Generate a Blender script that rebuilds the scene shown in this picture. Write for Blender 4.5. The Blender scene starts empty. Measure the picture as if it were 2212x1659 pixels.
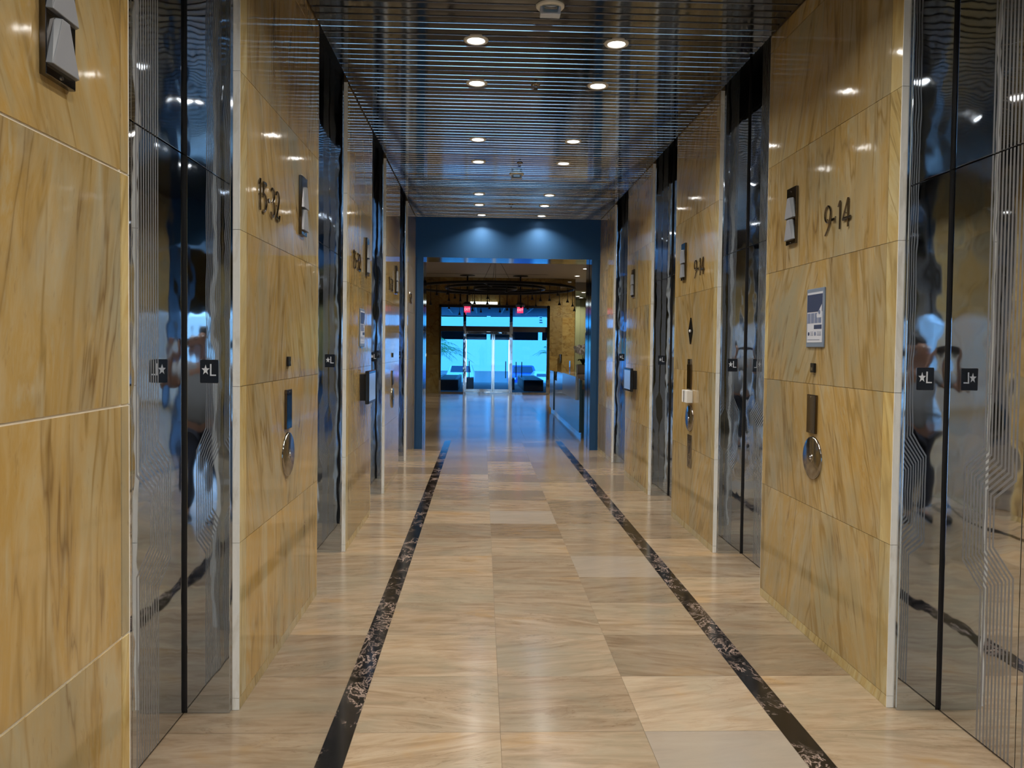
import bpy, bmesh, math, random
from mathutils import Vector, Matrix, noise as mnoise
R = math.radians
random.seed(7)
sc = bpy.context.scene
COL = sc.collection

# ------------------------------------------------------------------ camera, world, exposure
XL, XR, ZC = -1.078, 1.893, 3.727          # hall side walls and slat ceiling
def setup_camera():
    f, cx, cy, yaw, pitch, roll, h = 1725, 1099.8, 802.17, .0343, .0296, .0115, 1.65
    fw = Vector((math.sin(yaw)*math.cos(pitch), math.cos(yaw)*math.cos(pitch), -math.sin(pitch)))
    r0 = Vector((math.cos(yaw), -math.sin(yaw), 0)); u0 = r0.cross(fw)
    r = math.cos(roll)*r0 + math.sin(roll)*u0
    u = -math.sin(roll)*r0 + math.cos(roll)*u0
    cd = bpy.data.cameras.new('camera'); co = bpy.data.objects.new('camera', cd); COL.objects.link(co)
    cd.sensor_width = 36; cd.lens = f/2212*36
    cd.shift_x = (1106-cx)/2212; cd.shift_y = (cy-829.5)/2212
    cd.clip_start = .02; cd.clip_end = 400
    m = Matrix((r, u, -fw)).transposed().to_4x4(); m.translation = Vector((0, 0, h))
    co.matrix_world = m
    sc.camera = co
setup_camera()
w = bpy.data.worlds.new('sky'); sc.world = w; w.use_nodes = True
wn = w.node_tree.nodes; bg = wn['Background']
bg.inputs[0].default_value = (.70, .86, 1.0, 1); bg.inputs[1].default_value = 4.0
sd = bpy.data.lights.new('sun', 'SUN'); sd.energy = 6; sd.angle = R(1); sd.color = (1, .97, .9)
so = bpy.data.objects.new('sun', sd); COL.objects.link(so); so.rotation_euler = (R(50), 0, R(-25))
so.location = (0, 20, 40)
vs = sc.view_settings
vs.view_transform = 'Standard'; vs.look = 'None'; vs.gamma = 1; vs.use_curve_mapping = False
vs.exposure = 0.0
sc.cycles.use_denoising = True
sc.cycles.max_bounces = 10; sc.cycles.glossy_bounces = 7; sc.cycles.transparent_max_bounces = 16
sc.cycles.diffuse_bounces = 4
sc.cycles.sample_clamp_indirect = 6
sc.cycles.caustics_reflective = True
DOWN_W, LOBBY_W = 14, 60

# ------------------------------------------------------------------ material helpers
def newmat(name):
    m = bpy.data.materials.new(name); m.use_nodes = True
    n = m.node_tree; b = n.nodes['Principled BSDF']
    return m, n, b
def S(b, **k):
    for a, v in k.items():
        b.inputs[a.replace('_', ' ')].default_value = v
def plain(name, c, rough=.5, metal=0., emit=None, es=1, coat=0, spec=.5):
    m, n, b = newmat(name)
    S(b, Base_Color=(*c, 1), Roughness=rough, Metallic=metal)
    b.inputs['Specular IOR Level'].default_value = spec
    b.inputs['Coat Weight'].default_value = coat
    if emit:
        b.inputs['Emission Color'].default_value = (*emit, 1); b.inputs['Emission Strength'].default_value = es
    return m
def nd(n, t, **k):
    x = n.nodes.new(t)
    for a, v in k.items(): setattr(x, a, v)
    return x
def math_(n, op, a, b=None, c=None, clamp=False):
    x = nd(n, 'ShaderNodeMath', operation=op); x.use_clamp = clamp
    for i, v in enumerate((a, b, c)):
        if v is None: continue
        if isinstance(v, (int, float)): x.inputs[i].default_value = v
        else: n.links.new(v, x.inputs[i])
    return x.outputs[0]
def ramp(n, fac, stops, interp='LINEAR'):
    x = nd(n, 'ShaderNodeValToRGB'); e = x.color_ramp.elements; x.color_ramp.interpolation = interp
    while len(e) > 1: e.remove(e[-1])
    e[0].position = stops[0][0]; e[0].color = (*stops[0][1], 1)
    for p, c in stops[1:]:
        q = e.new(p); q.color = (*c, 1)
    n.links.new(fac, x.inputs[0]); return x.outputs[0]
def mixc(n, fac, a, b, mode='MIX'):
    x = nd(n, 'ShaderNodeMix', data_type='RGBA', blend_type=mode)
    for s, v in ((x.inputs[0], fac), (x.inputs[6], a), (x.inputs[7], b)):
        if isinstance(v, (int, float)): s.default_value = v
        elif isinstance(v, tuple): s.default_value = (*v, 1)
        else: n.links.new(v, s)
    return x.outputs[2]
def noise(n, vec, scale, detail=6, rough=.55, dist=0., w=None):
    x = nd(n, 'ShaderNodeTexNoise', noise_dimensions='4D' if w is not None else '3D')
    x.inputs['Scale'].default_value = scale; x.inputs['Detail'].default_value = detail
    x.inputs['Roughness'].default_value = rough; x.inputs['Distortion'].default_value = dist
    n.links.new(vec, x.inputs['Vector'])
    if w is not None: n.links.new(w, x.inputs['W'])
    return x.outputs['Fac']
def mapping(n, vec, rot=(0, 0, 0), scale=(1, 1, 1), loc=(0, 0, 0)):
    x = nd(n, 'ShaderNodeMapping'); x.inputs['Rotation'].default_value = rot
    x.inputs['Scale'].default_value = scale; x.inputs['Location'].default_value = loc
    n.links.new(vec, x.inputs['Vector']); return x.outputs[0]
def attr(n, name='rnd'):
    return nd(n, 'ShaderNodeAttribute', attribute_name=name).outputs['Fac']
def bump(n, b, height, dist, strength=1):
    x = nd(n, 'ShaderNodeBump'); x.inputs['Distance'].default_value = dist; x.inputs['Strength'].default_value = strength
    n.links.new(height, x.inputs['Height']); n.links.new(x.outputs[0], b.inputs['Normal'])

def mat_wall_marble(name, pale, mid, gold, dark, patch=(.33, .29, .17)):
    """polished yellow marble with steep veins; every slab carries its own random value"""
    m, n, b = newmat(name)
    pos = nd(n, 'ShaderNodeNewGeometry').outputs['Position']
    rnd = attr(n); w_ = math_(n, 'MULTIPLY', rnd, 37.0)
    tilt = math_(n, 'SUBTRACT', math_(n, 'MULTIPLY', math_(n, 'FRACT', math_(n, 'MULTIPLY', rnd, 13.7)), 1.0), .5)
    sep = nd(n, 'ShaderNodeSeparateXYZ'); n.links.new(pos, sep.inputs[0])
    y2 = math_(n, 'ADD', sep.outputs['Y'], math_(n, 'MULTIPLY', sep.outputs['Z'], math_(n, 'MULTIPLY', tilt, 1.1)))
    com = nd(n, 'ShaderNodeCombineXYZ')
    n.links.new(sep.outputs['X'], com.inputs[0]); n.links.new(y2, com.inputs[1]); n.links.new(sep.outputs['Z'], com.inputs[2])
    v = mapping(n, com.outputs[0], scale=(1, 3.4, .8))
    streak = noise(n, v, 2.2, 8, .62, 1.2, w_)
    base = ramp(n, streak, [(.30, pale), (.44, mid), (.56, gold), (.70, pale)])
    cloud = noise(n, mapping(n, pos, scale=(1, 1.5, .8)), 1.3, 5, .6, .6, w_)
    base = mixc(n, ramp(n, cloud, [(.46, (0, 0, 0)), (.66, (1, 1, 1))]), base, patch)
    # brown hairline veins
    v2 = mapping(n, com.outputs[0], rot=(R(9), 0, 0), scale=(1, 2.2, .30))
    vn = noise(n, v2, 1.7, 4, .55, .25, w_)
    d = math_(n, 'ABSOLUTE', math_(n, 'SUBTRACT', vn, .5))
    brk = noise(n, pos, 3.1, 3, .5, 0, w_)
    vein = math_(n, 'MULTIPLY', ramp(n, d, [(.0, (1, 1, 1)), (.009, (.35, .35, .35)), (.03, (0, 0, 0))]),
                 ramp(n, brk, [(.45, (0, 0, 0)), (.62, (1, 1, 1))]))
    v3 = mapping(n, com.outputs[0], rot=(R(-20), 0, 0), scale=(1, 2.6, .42))
    vn3 = noise(n, v3, 1.7, 3, .5, .15, w_)
    d3 = math_(n, 'ABSOLUTE', math_(n, 'SUBTRACT', vn3, .52))
    brk3 = noise(n, pos, 1.9, 2, .5, 0, w_)
    vein3 = math_(n, 'MULTIPLY', ramp(n, d3, [(.0, (1, 1, 1)), (.02, (0, 0, 0))]), ramp(n, brk3, [(.42, (0, 0, 0)), (.58, (1, 1, 1))]))
    fleck = noise(n, mapping(n, com.outputs[0], scale=(1, 3.2, .9)), 16, 3, .6, .4, w_)
    base = mixc(n, math_(n, 'MULTIPLY', ramp(n, fleck, [(.60, (0, 0, 0)), (.72, (1, 1, 1))]), .28), base, dark)
    v4 = mapping(n, com.outputs[0], rot=(R(22), 0, 0), scale=(1, 2.8, .40))
    d4 = math_(n, 'ABSOLUTE', math_(n, 'SUBTRACT', noise(n, v4, 1.5, 3, .5, .15, w_), .5))
    vein4 = math_(n, 'MULTIPLY', ramp(n, d4, [(.0, (1, 1, 1)), (.022, (0, 0, 0))]), ramp(n, brk, [(.42, (1, 1, 1)), (.55, (0, 0, 0))]))
    broad = noise(n, mapping(n, com.outputs[0], rot=(R(14), 0, 0), scale=(1, 3.0, .55)), 1.2, 6, .6, 1.0, w_)
    base = mixc(n, math_(n, 'MULTIPLY', ramp(n, broad, [(.5, (0, 0, 0)), (.68, (1, 1, 1))]), .65), base, tuple(c*.86 for c in gold))
    deep = tuple(c*.62 for c in gold)
    base = mixc(n, math_(n, 'MULTIPLY', vein3, .9), base, deep)
    base = mixc(n, math_(n, 'MULTIPLY', vein4, .85), base, deep)
    base = mixc(n, math_(n, 'MULTIPLY', vein, .75), base, dark)
    tone = ramp(n, rnd, [(0, (.86, .86, .9)), (.5, (1, 1, 1)), (1, (1.12, 1.06, .92))])
    base = mixc(n, 1.0, base, tone, 'MULTIPLY')
    n.links.new(base, b.inputs['Base Color'])
    S(b, Roughness=.07); b.inputs['Specular IOR Level'].default_value = .62
    wob = noise(n, pos, 9, 2, .5)
    bump(n, b, wob, .0006)
    return m
WALL = mat_wall_marble('yellow marble', (.42, .37, .245), (.43, .325, .165), (.40, .265, .09), (.13, .07, .022), (.30, .27, .175))
WALL_PALE = mat_wall_marble('cream marble border', (.52, .46, .29), (.52, .43, .22), (.45, .33, .13), (.25, .17, .06), (.42, .38, .25))
WALL_DIM = mat_wall_marble('lobby marble dimmed', (.29, .22, .09), (.25, .18, .065), (.21, .135, .04), (.10, .05, .015), (.22, .17, .08))  # darker copy of the hall marble, dim lobby light put into its colours
def mat_white_marble():
    m, n, b = newmat('white marble')
    pos = nd(n, 'ShaderNodeNewGeometry').outputs['Position']
    f = noise(n, mapping(n, pos, scale=(6, 6, 1.5)), 3, 6, .6, .6)
    n.links.new(ramp(n, f, [(.3, (.66, .63, .54)), (.5, (.86, .86, .82)), (.75, (.78, .78, .74))]), b.inputs['Base Color'])
    S(b, Roughness=.15); return m
WHITEM = mat_white_marble()
def mat_floor():
    m, n, b = newmat('floor marble')
    pos = nd(n, 'ShaderNodeNewGeometry').outputs['Position']
    rnd = attr(n); w_ = math_(n, 'MULTIPLY', rnd, 53.0)
    sep = nd(n, 'ShaderNodeSeparateXYZ'); n.links.new(pos, sep.inputs[0])
    tilt = math_(n, 'SUBTRACT', math_(n, 'FRACT', math_(n, 'MULTIPLY', rnd, 17.3)), .5)
    y2 = math_(n, 'ADD', sep.outputs['Y'], math_(n, 'MULTIPLY', sep.outputs['X'], math_(n, 'MULTIPLY', tilt, .55)))
    com = nd(n, 'ShaderNodeCombineXYZ'); n.links.new(sep.outputs['X'], com.inputs[0]); n.links.new(y2, com.inputs[1])
    v = mapping(n, com.outputs[0], scale=(1.0, 6.0, 1))
    st = noise(n, v, 2.1, 9, .66, 1.1, w_)
    c = ramp(n, st, [(.22, (.25, .175, .105)), (.40, (.38, .28, .175)), (.52, (.48, .37, .245)), (.70, (.57, .47, .33))])
    cl = noise(n, mapping(n, pos, scale=(1, 1.6, 1)), 1.7, 6, .6, .8, w_)
    c = mixc(n, math_(n, 'MULTIPLY', ramp(n, cl, [(.47, (0, 0, 0)), (.66, (1, 1, 1))]), .6), c, (.36, .33, .235))
    c = mixc(n, math_(n, 'MULTIPLY', ramp(n, cl, [(.30, (1, 1, 1)), (.42, (0, 0, 0))]), .5), c, (.50, .30, .10))
    vn = noise(n, mapping(n, com.outputs[0], rot=(0, 0, R(-7)), scale=(.8, 5, 1)), 2.6, 5, .6, .9, w_)
    d = math_(n, 'ABSOLUTE', math_(n, 'SUBTRACT', vn, .5))
    brk = noise(n, pos, 2.6, 3, .5, 0, w_)
    vein = math_(n, 'MULTIPLY', ramp(n, d, [(0, (1, 1, 1)), (.014, (0, 0, 0))]), ramp(n, brk, [(.42, (0, 0, 0)), (.6, (1, 1, 1))]))
    c = mixc(n, math_(n, 'MULTIPLY', vein, .5), c, (.22, .14, .075))
    pale = ramp(n, rnd, [(.80, (0, 0, 0)), (.86, (.7, .7, .7)), (.97, (.7, .7, .7)), (.99, (.95, .95, .95))])
    c = mixc(n, pale, c, mixc(n, .3, (.66, .60, .50), c))
    tone = ramp(n, math_(n, 'FRACT', math_(n, 'MULTIPLY', rnd, 7.1)), [(0, (.49, .47, .47)), (.5, (.66, .645, .66)), (1, (.81, .775, .755))])
    c = mixc(n, 1.0, c, tone, 'MULTIPLY')
    n.links.new(c, b.inputs['Base Color'])
    S(b, Roughness=.16); b.inputs['Specular IOR Level'].default_value = .6
    bump(n, b, noise(n, pos, 7, 3, .5), .0006)
    return m
FLOOR = mat_floor()
def mat_black_marble():
    m, n, b = newmat('black marble')
    pos = nd(n, 'ShaderNodeNewGeometry').outputs['Position']; w_ = math_(n, 'MULTIPLY', attr(n), 41.0)
    a = noise(n, mapping(n, pos, scale=(1.6, 1, 1)), 5, 7, .68, 1.6, w_)
    d = math_(n, 'ABSOLUTE', math_(n, 'SUBTRACT', a, .5))
    k = noise(n, pos, 4, 3, .5, 0, w_)
    vein = math_(n, 'MULTIPLY', ramp(n, d, [(0, (1, 1, 1)), (.018, (.2, .2, .2)), (.05, (0, 0, 0))]), ramp(n, k, [(.43, (0, 0, 0)), (.60, (1, 1, 1))]))
    c = mixc(n, vein, ramp(n, a, [(.3, (.004, .004, .004)), (.6, (.010, .009, .009)), (.8, (.028, .02, .018))]), (.48, .36, .30))
    n.links.new(c, b.inputs['Base Color']); S(b, Roughness=.12); return m
BLACKM = mat_black_marble()
GROUT = plain('grout', (.85, .80, .68), .7)
GROUT_D = plain('dark joint', (.11, .075, .04), .8)

def mat_chrome(name, col=(.60, .61, .63), rough=.03, wav=.003, scale=(2.2, 2.2, 2.2), etched=False, sc_=1.0):
    m, n, b = newmat(name)
    S(b, Base_Color=(*col, 1), Metallic=1.0, Roughness=rough)
    pos = nd(n, 'ShaderNodeNewGeometry').outputs['Position']
    if wav:
        h = noise(n, mapping(n, pos, scale=scale), sc_, 2, .45, .2)
        bump(n, b, h, wav)
    if etched:                                   # vertical etched pinstripes that jog outward at waist height
        tc = nd(n, 'ShaderNodeTexCoord').outputs['Object']
        sp = nd(n, 'ShaderNodeSeparateXYZ'); n.links.new(tc, sp.inputs[0])
        x = math_(n, 'ABSOLUTE', sp.outputs['X']); z = sp.outputs['Z']
        h = math_(n, 'ABSOLUTE', math_(n, 'SUBTRACT', z, .95))
        hs = math_(n, 'ADD', math_(n, 'MULTIPLY', math_(n, 'SUBTRACT', x, .24), .52), .30)
        D = .13
        s = math_(n, 'DIVIDE', math_(n, 'SUBTRACT', hs, h), .095 + .52*D, clamp=True)
        q = math_(n, 'SUBTRACT', x, math_(n, 'MULTIPLY', s, D))
        per = .0225
        fr = math_(n, 'FRACT', math_(n, 'DIVIDE', math_(n, 'ADD', q, 1.0), per))
        on = math_(n, 'LESS_THAN', fr, .5)
        band = math_(n, 'MULTIPLY', math_(n, 'GREATER_THAN', q, .034), math_(n, 'LESS_THAN', q, .034+10*per))
        # a mirrored inner set jogging the other way, below the knee
        f = math_(n, 'MULTIPLY', on, band)
        n.links.new(mixc(n, f, tuple(col), (.27, .275, .29)), b.inputs['Base Color'])
        n.links.new(math_(n, 'MULTIPLY_ADD', f, .38, rough), b.inputs['Roughness'])
        n.links.new(math_(n, 'MULTIPLY_ADD', f, -.45, 1.0), b.inputs['Metallic'])
    return m
JAMB = mat_chrome('polished jamb steel', (.60, .67, .76), .03, .0022, (3.0, 3.0, 2.0), sc_=1.3)
DOORM = mat_chrome('etched door steel', (.66, .68, .71), .03, .0034, (1.6, 1.6, 2.0), True, sc_=1.5)
CHROME = mat_chrome('chrome', (.72, .73, .75), .05, 0)
DARKCH = mat_chrome('dark chrome', (.30, .29, .29), .08, 0)
SATIN = mat_chrome('satin nickel', (.33, .30, .25), .14, 0)
def mat_ceiling():
    m, n, b = newmat('mirror slat')
    pos = nd(n, 'ShaderNodeNewGeometry').outputs['Position']
    S(b, Base_Color=(.185, .192, .205, 1), Metallic=1.0, Roughness=.07)
    bump(n, b, noise(n, mapping(n, pos, scale=(.5, 3, 1)), 1.0, 2, .5), .0005)
    return m
SLAT = mat_ceiling()
LIP = mat_chrome('bright slat lip', (.85, .86, .88), .10, 0)
BLUEST = plain('blue satin steel', (.030, .095, .21), .42, .6)
BLACK = plain('black', (.004, .004, .005), .5)
BLACKG = plain('black gloss', (.006, .007, .009), .12)
MATTEB = plain('matte black metal', (.008, .007, .006), .45, .3)
WHITE = plain('white', (.8, .8, .8), .4)
OFFW = plain('white trim', (.75, .74, .70), .35)
PLATE = plain('navy sign plate', (.006, .010, .018), .35)
SILVER = plain('pale legend', (.72, .76, .82), .35, emit=None)
LENS = plain('lamp lens', (1, 1, 1), .4, emit=(1, .97, .92), es=14)
FROST = plain('frosted glass', (.27, .285, .32), .35)
FROST_SHADED = plain('frosted glass shaded', (.16, .175, .20), .3)  # darker copy of the frosted glass, paints shade on the side facets
def mat_glass(name, tint, refl=.08):
    m, n, b = newmat(name)
    t = nd(n, 'ShaderNodeBsdfTransparent'); t.inputs[0].default_value = (*tint, 1)
    g = nd(n, 'ShaderNodeBsdfGlossy'); g.inputs['Roughness'].default_value = .02
    fz = nd(n, 'ShaderNodeFresnel'); fz.inputs[0].default_value = 1.45
    mx = nd(n, 'ShaderNodeMixShader')
    n.links.new(fz.outputs[0], mx.inputs[0]); n.links.new(t.outputs[0], mx.inputs[1]); n.links.new(g.outputs[0], mx.inputs[2])
    n.links.new(mx.outputs[0], n.nodes['Material Output'].inputs[0]); return m
GLASS = mat_glass('blue tinted glass', (.21, .54, .86))
GLASS_R = mat_glass('pale blue glass', (.66, .84, .98))
CLEAR = mat_glass('clear glass', (.85, .93, .96))

# ------------------------------------------------------------------ mesh helpers
class MB:
    def __init__(s): s.v = []; s.f = []; s.m = []; s.r = []; s.sm = []
    def face(s, pts, mi=0, r=0., sm=False):
        k = len(s.v); s.v += [tuple(p) for p in pts]; s.f.append(list(range(k, k+len(pts)))); s.m.append(mi); s.r.append(r); s.sm.append(sm)
    def faces(s, vs_, fs, mi=0, r=0., sm=False):
        k = len(s.v); s.v += [tuple(p) for p in vs_]
        for f in fs: s.f.append([k+i for i in f]); s.m.append(mi); s.r.append(r); s.sm.append(sm)
        return s
    def box(s, x0, x1, y0, y1, z0, z1, mi=0, r=0.):
        vs_ = [(x, y, z) for z in (z0, z1) for y in (y0, y1) for x in (x0, x1)]
        return s.faces(vs_, [(0, 2, 3, 1), (4, 5, 7, 6), (0, 1, 5, 4), (2, 6, 7, 3), (0, 4, 6, 2), (1, 3, 7, 5)], mi, r)
    def cyl(s, p0, p1, r0, r1=None, seg=20, mi=0, cap=True, sm=True):
        r1 = r0 if r1 is None else r1
        p0 = Vector(p0); p1 = Vector(p1); d = (p1-p0).normalized()
        a = d.orthogonal().normalized(); b_ = d.cross(a)
        ring = lambda p, r: [p + r*(math.cos(2*math.pi*i/seg)*a + math.sin(2*math.pi*i/seg)*b_) for i in range(seg)]
        s.faces(ring(p0, r0)+ring(p1, r1), [(i, (i+1) % seg, seg+(i+1) % seg, seg+i) for i in range(seg)], mi, 0, sm)
        if cap:
            s.face(list(reversed(ring(p0, r0))), mi); s.face(ring(p1, r1), mi)
        return s
    def lathe(s, prof, seg=32, c=(0, 0, 0), ax='Z', mi=0, sm=True):
        vs_ = []
        for r, h in prof:
            for i in range(seg):
                a = 2*math.pi*i/seg; x, y = r*math.cos(a), r*math.sin(a)
                vs_.append((c[0]+x, c[1]+y, c[2]+h) if ax == 'Z' else (c[0]+x, c[1]+h, c[2]-y))
        fs = [(k*seg+i, k*seg+(i+1) % seg, (k+1)*seg+(i+1) % seg, (k+1)*seg+i) for k in range(len(prof)-1) for i in range(seg)]
        return s.faces(vs_, fs, mi, 0, sm)
    def tube(s, pts, r, seg=8, mi=0, closed=False):
        pts = [Vector(p) for p in pts]; N = len(pts); rings = []
        rr = r if isinstance(r, (list, tuple)) else [r]*N
        up = Vector((0, 0, 1))
        for i, p in enumerate(pts):
            a = pts[(i+1) % N] if (closed or i < N-1) else p
            b_ = pts[i-1] if (closed or i > 0) else p
            d = (a-b_).normalized()
            u = up.cross(d)
            u = u.normalized() if u.length > 1e-3 else d.orthogonal().normalized()
            v = d.cross(u)
            rings += [p + rr[i]*(math.cos(2*math.pi*k/seg)*u + math.sin(2*math.pi*k/seg)*v) for k in range(seg)]
        M = N if closed else N-1
        return s.faces(rings, [(i*seg+k, i*seg+(k+1) % seg, ((i+1) % N)*seg+(k+1) % seg, ((i+1) % N)*seg+k) for i in range(M) for k in range(seg)], mi, 0, True)
    def prism(s, poly, y0, y1, mi=0):
        """polygon in x,z extruded along y; front is y0 (towards -y)"""
        n_ = len(poly)
        area = sum(poly[i][0]*poly[(i+1) % n_][1]-poly[(i+1) % n_][0]*poly[i][1] for i in range(n_))
        if area < 0: poly = poly[::-1]
        s.face([(x, y0, z) for x, z in poly], mi); s.face([(x, y1, z) for x, z in reversed(poly)], mi)
        for i in range(n_):
            (xa, za), (xb, zb) = poly[i], poly[(i+1) % n_]
            s.face([(xb, y0, zb), (xa, y0, za), (xa, y1, za), (xb, y1, zb)], mi)
        return s
    def build(s, name, mats, parent=None, bevel=0, loc=None, weld=False):
        me = bpy.data.meshes.new(name); me.from_pydata(s.v, [], s.f)
        for m in (mats if isinstance(mats, (list, tuple)) else [mats]): me.materials.append(m)
        me.polygons.foreach_set('material_index', s.m); me.polygons.foreach_set('use_smooth', s.sm)
        a = me.attributes.new('rnd', 'FLOAT', 'FACE'); a.data.foreach_set('value', s.r)
        me.update()
        o = bpy.data.objects.new(name, me); COL.objects.link(o)
        if parent: o.parent = parent
        if loc: o.location = loc
        if bevel:
            w_ = o.modifiers.new('weld', 'WELD'); w_.merge_threshold = 1e-5
            bv = o.modifiers.new('bevel', 'BEVEL'); bv.width = bevel; bv.segments = 2; bv.limit_method = 'ANGLE'; bv.angle_limit = R(40)
        return o
def tag(o, label=None, cat=None, group=None, kind=None):
    if label: o['label'] = label
    if cat: o['category'] = cat
    if group: o['group'] = group
    if kind: o['kind'] = kind
    return o
def thing(name, label, cat, loc=(0, 0, 0), rotz=0, group=None, kind=None):
    o = bpy.data.objects.new(name, None); COL.objects.link(o); o.empty_display_size = .1
    o.location = loc; o.rotation_euler = (0, 0, rotz)
    return tag(o, label, cat, group, kind)
def struct(name, mb, mats, label, cat, bevel=0):
    return tag(mb.build(name, mats, bevel=bevel), label, cat, kind='structure')
def copy_tree(o, loc=None, rotz=None, label=None, parent=None):
    c = o.copy(); COL.objects.link(c)
    if parent: c.parent = parent
    for ch in list(o.children): copy_tree(ch, parent=c)
    if loc is not None: c.location = loc
    if rotz is not None: c.rotation_euler = (0, 0, rotz)
    if label: c['label'] = label
    return c
def wallpos(side, y, z, off=0.):
    """point and rotation of a thing fixed to the left or right hall wall"""
    return ((XL+off, y, z), R(90)) if side == 'L' else ((XR-off, y, z), R(-90))

# ------------------------------------------------------------------ hall walls
ZROWS = [0, .055, .76, 1.463, 2.16, 2.857, 3.615, ZC]
def pier(side, y0, y1, gap, label, ret0=True, ret1=True, mid=True):
    mb = MB(); sx = 1 if side == 'L' else -1; X = XL if side == 'L' else XR
    def slab(ya, yb, za, zb, mi, r):
        x0, x1 = sorted((X, X-sx*.02))
        k = len(mb.f); mb.box(x0, x1, ya+gap/2, yb-gap/2, za+gap/2, zb-gap/2, mi, r)
    a, b_ = y0+.10, y1-.055; mid_y = (a+b_)/2
    for i in range(len(ZROWS)-1):
        za, zb = ZROWS[i], ZROWS[i+1]
        if i == 0 or i == len(ZROWS)-2:
            slab(y0, y1, za, zb, 0 if i else 1, random.random()*.6)
            continue
        pb = random.random()
        slab(y0, a, za, zb, 1 if pb < .75 else 0, random.random())
        r1 = random.random(); r2 = random.random()
        if mid:
            slab(a, mid_y+gap*.35, za, zb, 0, r1); slab(mid_y-gap*.35, b_, za, zb, 0, r2)
        else: slab(a, b_, za, zb, 0, r1)
        slab(b_, y1, za, zb, 1 if random.random() < .4 else 0, random.random())
    # core (grout shows in the joints) and white marble returns
    x0, x1 = sorted((X-sx*.0035, X-sx*.55))
    mb.box(x0, x1, y0+.002, y1-.002, 0, ZC+.4, 2)
    for on, ya, yb in ((ret0, y0-.003, y0+.002), (ret1, y1-.002, y1+.003)):
        if on:
            xa, xb = sorted((X-sx*.0005, X-sx*.045))
            for i in range(1, len(ZROWS)):
                mb.box(xa, xb, ya, yb, (ZROWS[i-1] if i > 1 else 0)+.001, ZROWS[i]-.001, 3)
    return struct('wall_left' if side == 'L' else 'wall_right', mb, [WALL, WALL_PALE, GROUT if gap > .003 else GROUT_D, WHITEM], label, 'wall')
PIERS = [(-4.6, -3.07), (-1.95, -.24), (.88, 2.48), (3.60, 5.29), (6.40, 7.82), (8.94, 10.44), (11.51, 12.89)]
names = ['behind the viewer, beyond the last lift', 'behind the viewer', 'nearest, cut by the picture edge', 'second along the hall, opposite its twin',
         'third along the hall', 'fourth along the hall', 'last before the blue portal']
for i, (a, b_) in enumerate(PIERS):
    for s_, sn in (('L', 'left'), ('R', 'right')):
        random.seed(100+i*7+(3 if s_ == 'R' else 0))
        pier(s_, a, b_, .008 if i == 2 and s_ == 'L' else .0022, f'polished yellow marble pier on the {sn}, {names[i]}')

# ------------------------------------------------------------------ lift doors with mirror jambs
DEPTH = {'L': .234, 'R': .228}
def lift_door(idx, side, y0, y1, label):
    """local frame: x to the viewer's right, y into the wall, origin on the floor in the wall plane"""
    (loc, rz) = wallpos(side, (y0+y1)/2, 0)
    t = thing('door_%d' % idx, label, 'elevator door', loc, rz, kind='structure')
    W = (y1-y0)/2; D = DEPTH[side]; zt = 2.478
    for s_ in (-1, 1):
        mb = MB(); x0, x1 = sorted((s_*.0022, s_*(W-.005)))
        mb.box(x0, x1, D, D+.035, .008, zt-.003); mb.build('door_panel', DOORM, t, bevel=.0015)
        mb = MB(); x0, x1 = sorted((s_*.0022, s_*(W-.005)))
        mb.box(x0, x1, D, D+.035, zt+.003, ZC+.36); mb.build('transom_panel', DOORM, t, bevel=.0015)
        mb = MB(); xo = W+.001; xi = W-.032
        x0, x1 = sorted((s_*xi, s_*xo)); mb.box(x0, x1, .034, D-.012, 0, ZC+.36)
        mb.build('door_jamb', JAMB, t, bevel=.002)
        mb = MB(); x0, x1 = sorted((s_*(xi+.004), s_*xo)); mb.box(x0, x1, D-.012, D+.001, 0, ZC+.36)
        mb.build('gap_shade_strip', BLACK, t)  # black strip paints the shade of the gap between jamb and door
        mb = MB(); x0, x1 = sorted((s_*(W-.012), s_*xo)); mb.box(x0, x1, .029, .034, 0, ZC+.36)
        mb.build('edge_trim', CHROME, t)
    MB().box(-W, W, D+.036, D+.06, 0, ZC+.36).build('leak_backing', BLACK, t)  # unseen black sheet added so no light leaks through the door gaps
    MB().box(-W, W, 0.0, D+.06, ZC+.361, ZC+.38).build('recess_lid', BLACK, t)
    MB().box(-W, W, D+.001, D+.036, .0, .005).build('door_sill', DARKCH, t)
    return t
OPEN = [(-3.07, -1.95), (-.24, .88), (2.48, 3.60), (5.29, 6.40), (7.82, 8.94), (10.44, 11.51)]
dn = ['second behind the viewer', 'first behind the viewer', 'nearest', 'second', 'third', 'farthest']
k = 0
for i, (a, b_) in enumerate(OPEN):
    for s_, sn in (('L', 'left'), ('R', 'right')):
        k += 1
        lift_door(k, s_, a, b_, f'mirror steel elevator door with etched pinstripes on the {sn}, {dn[i]} in the hall')

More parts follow.
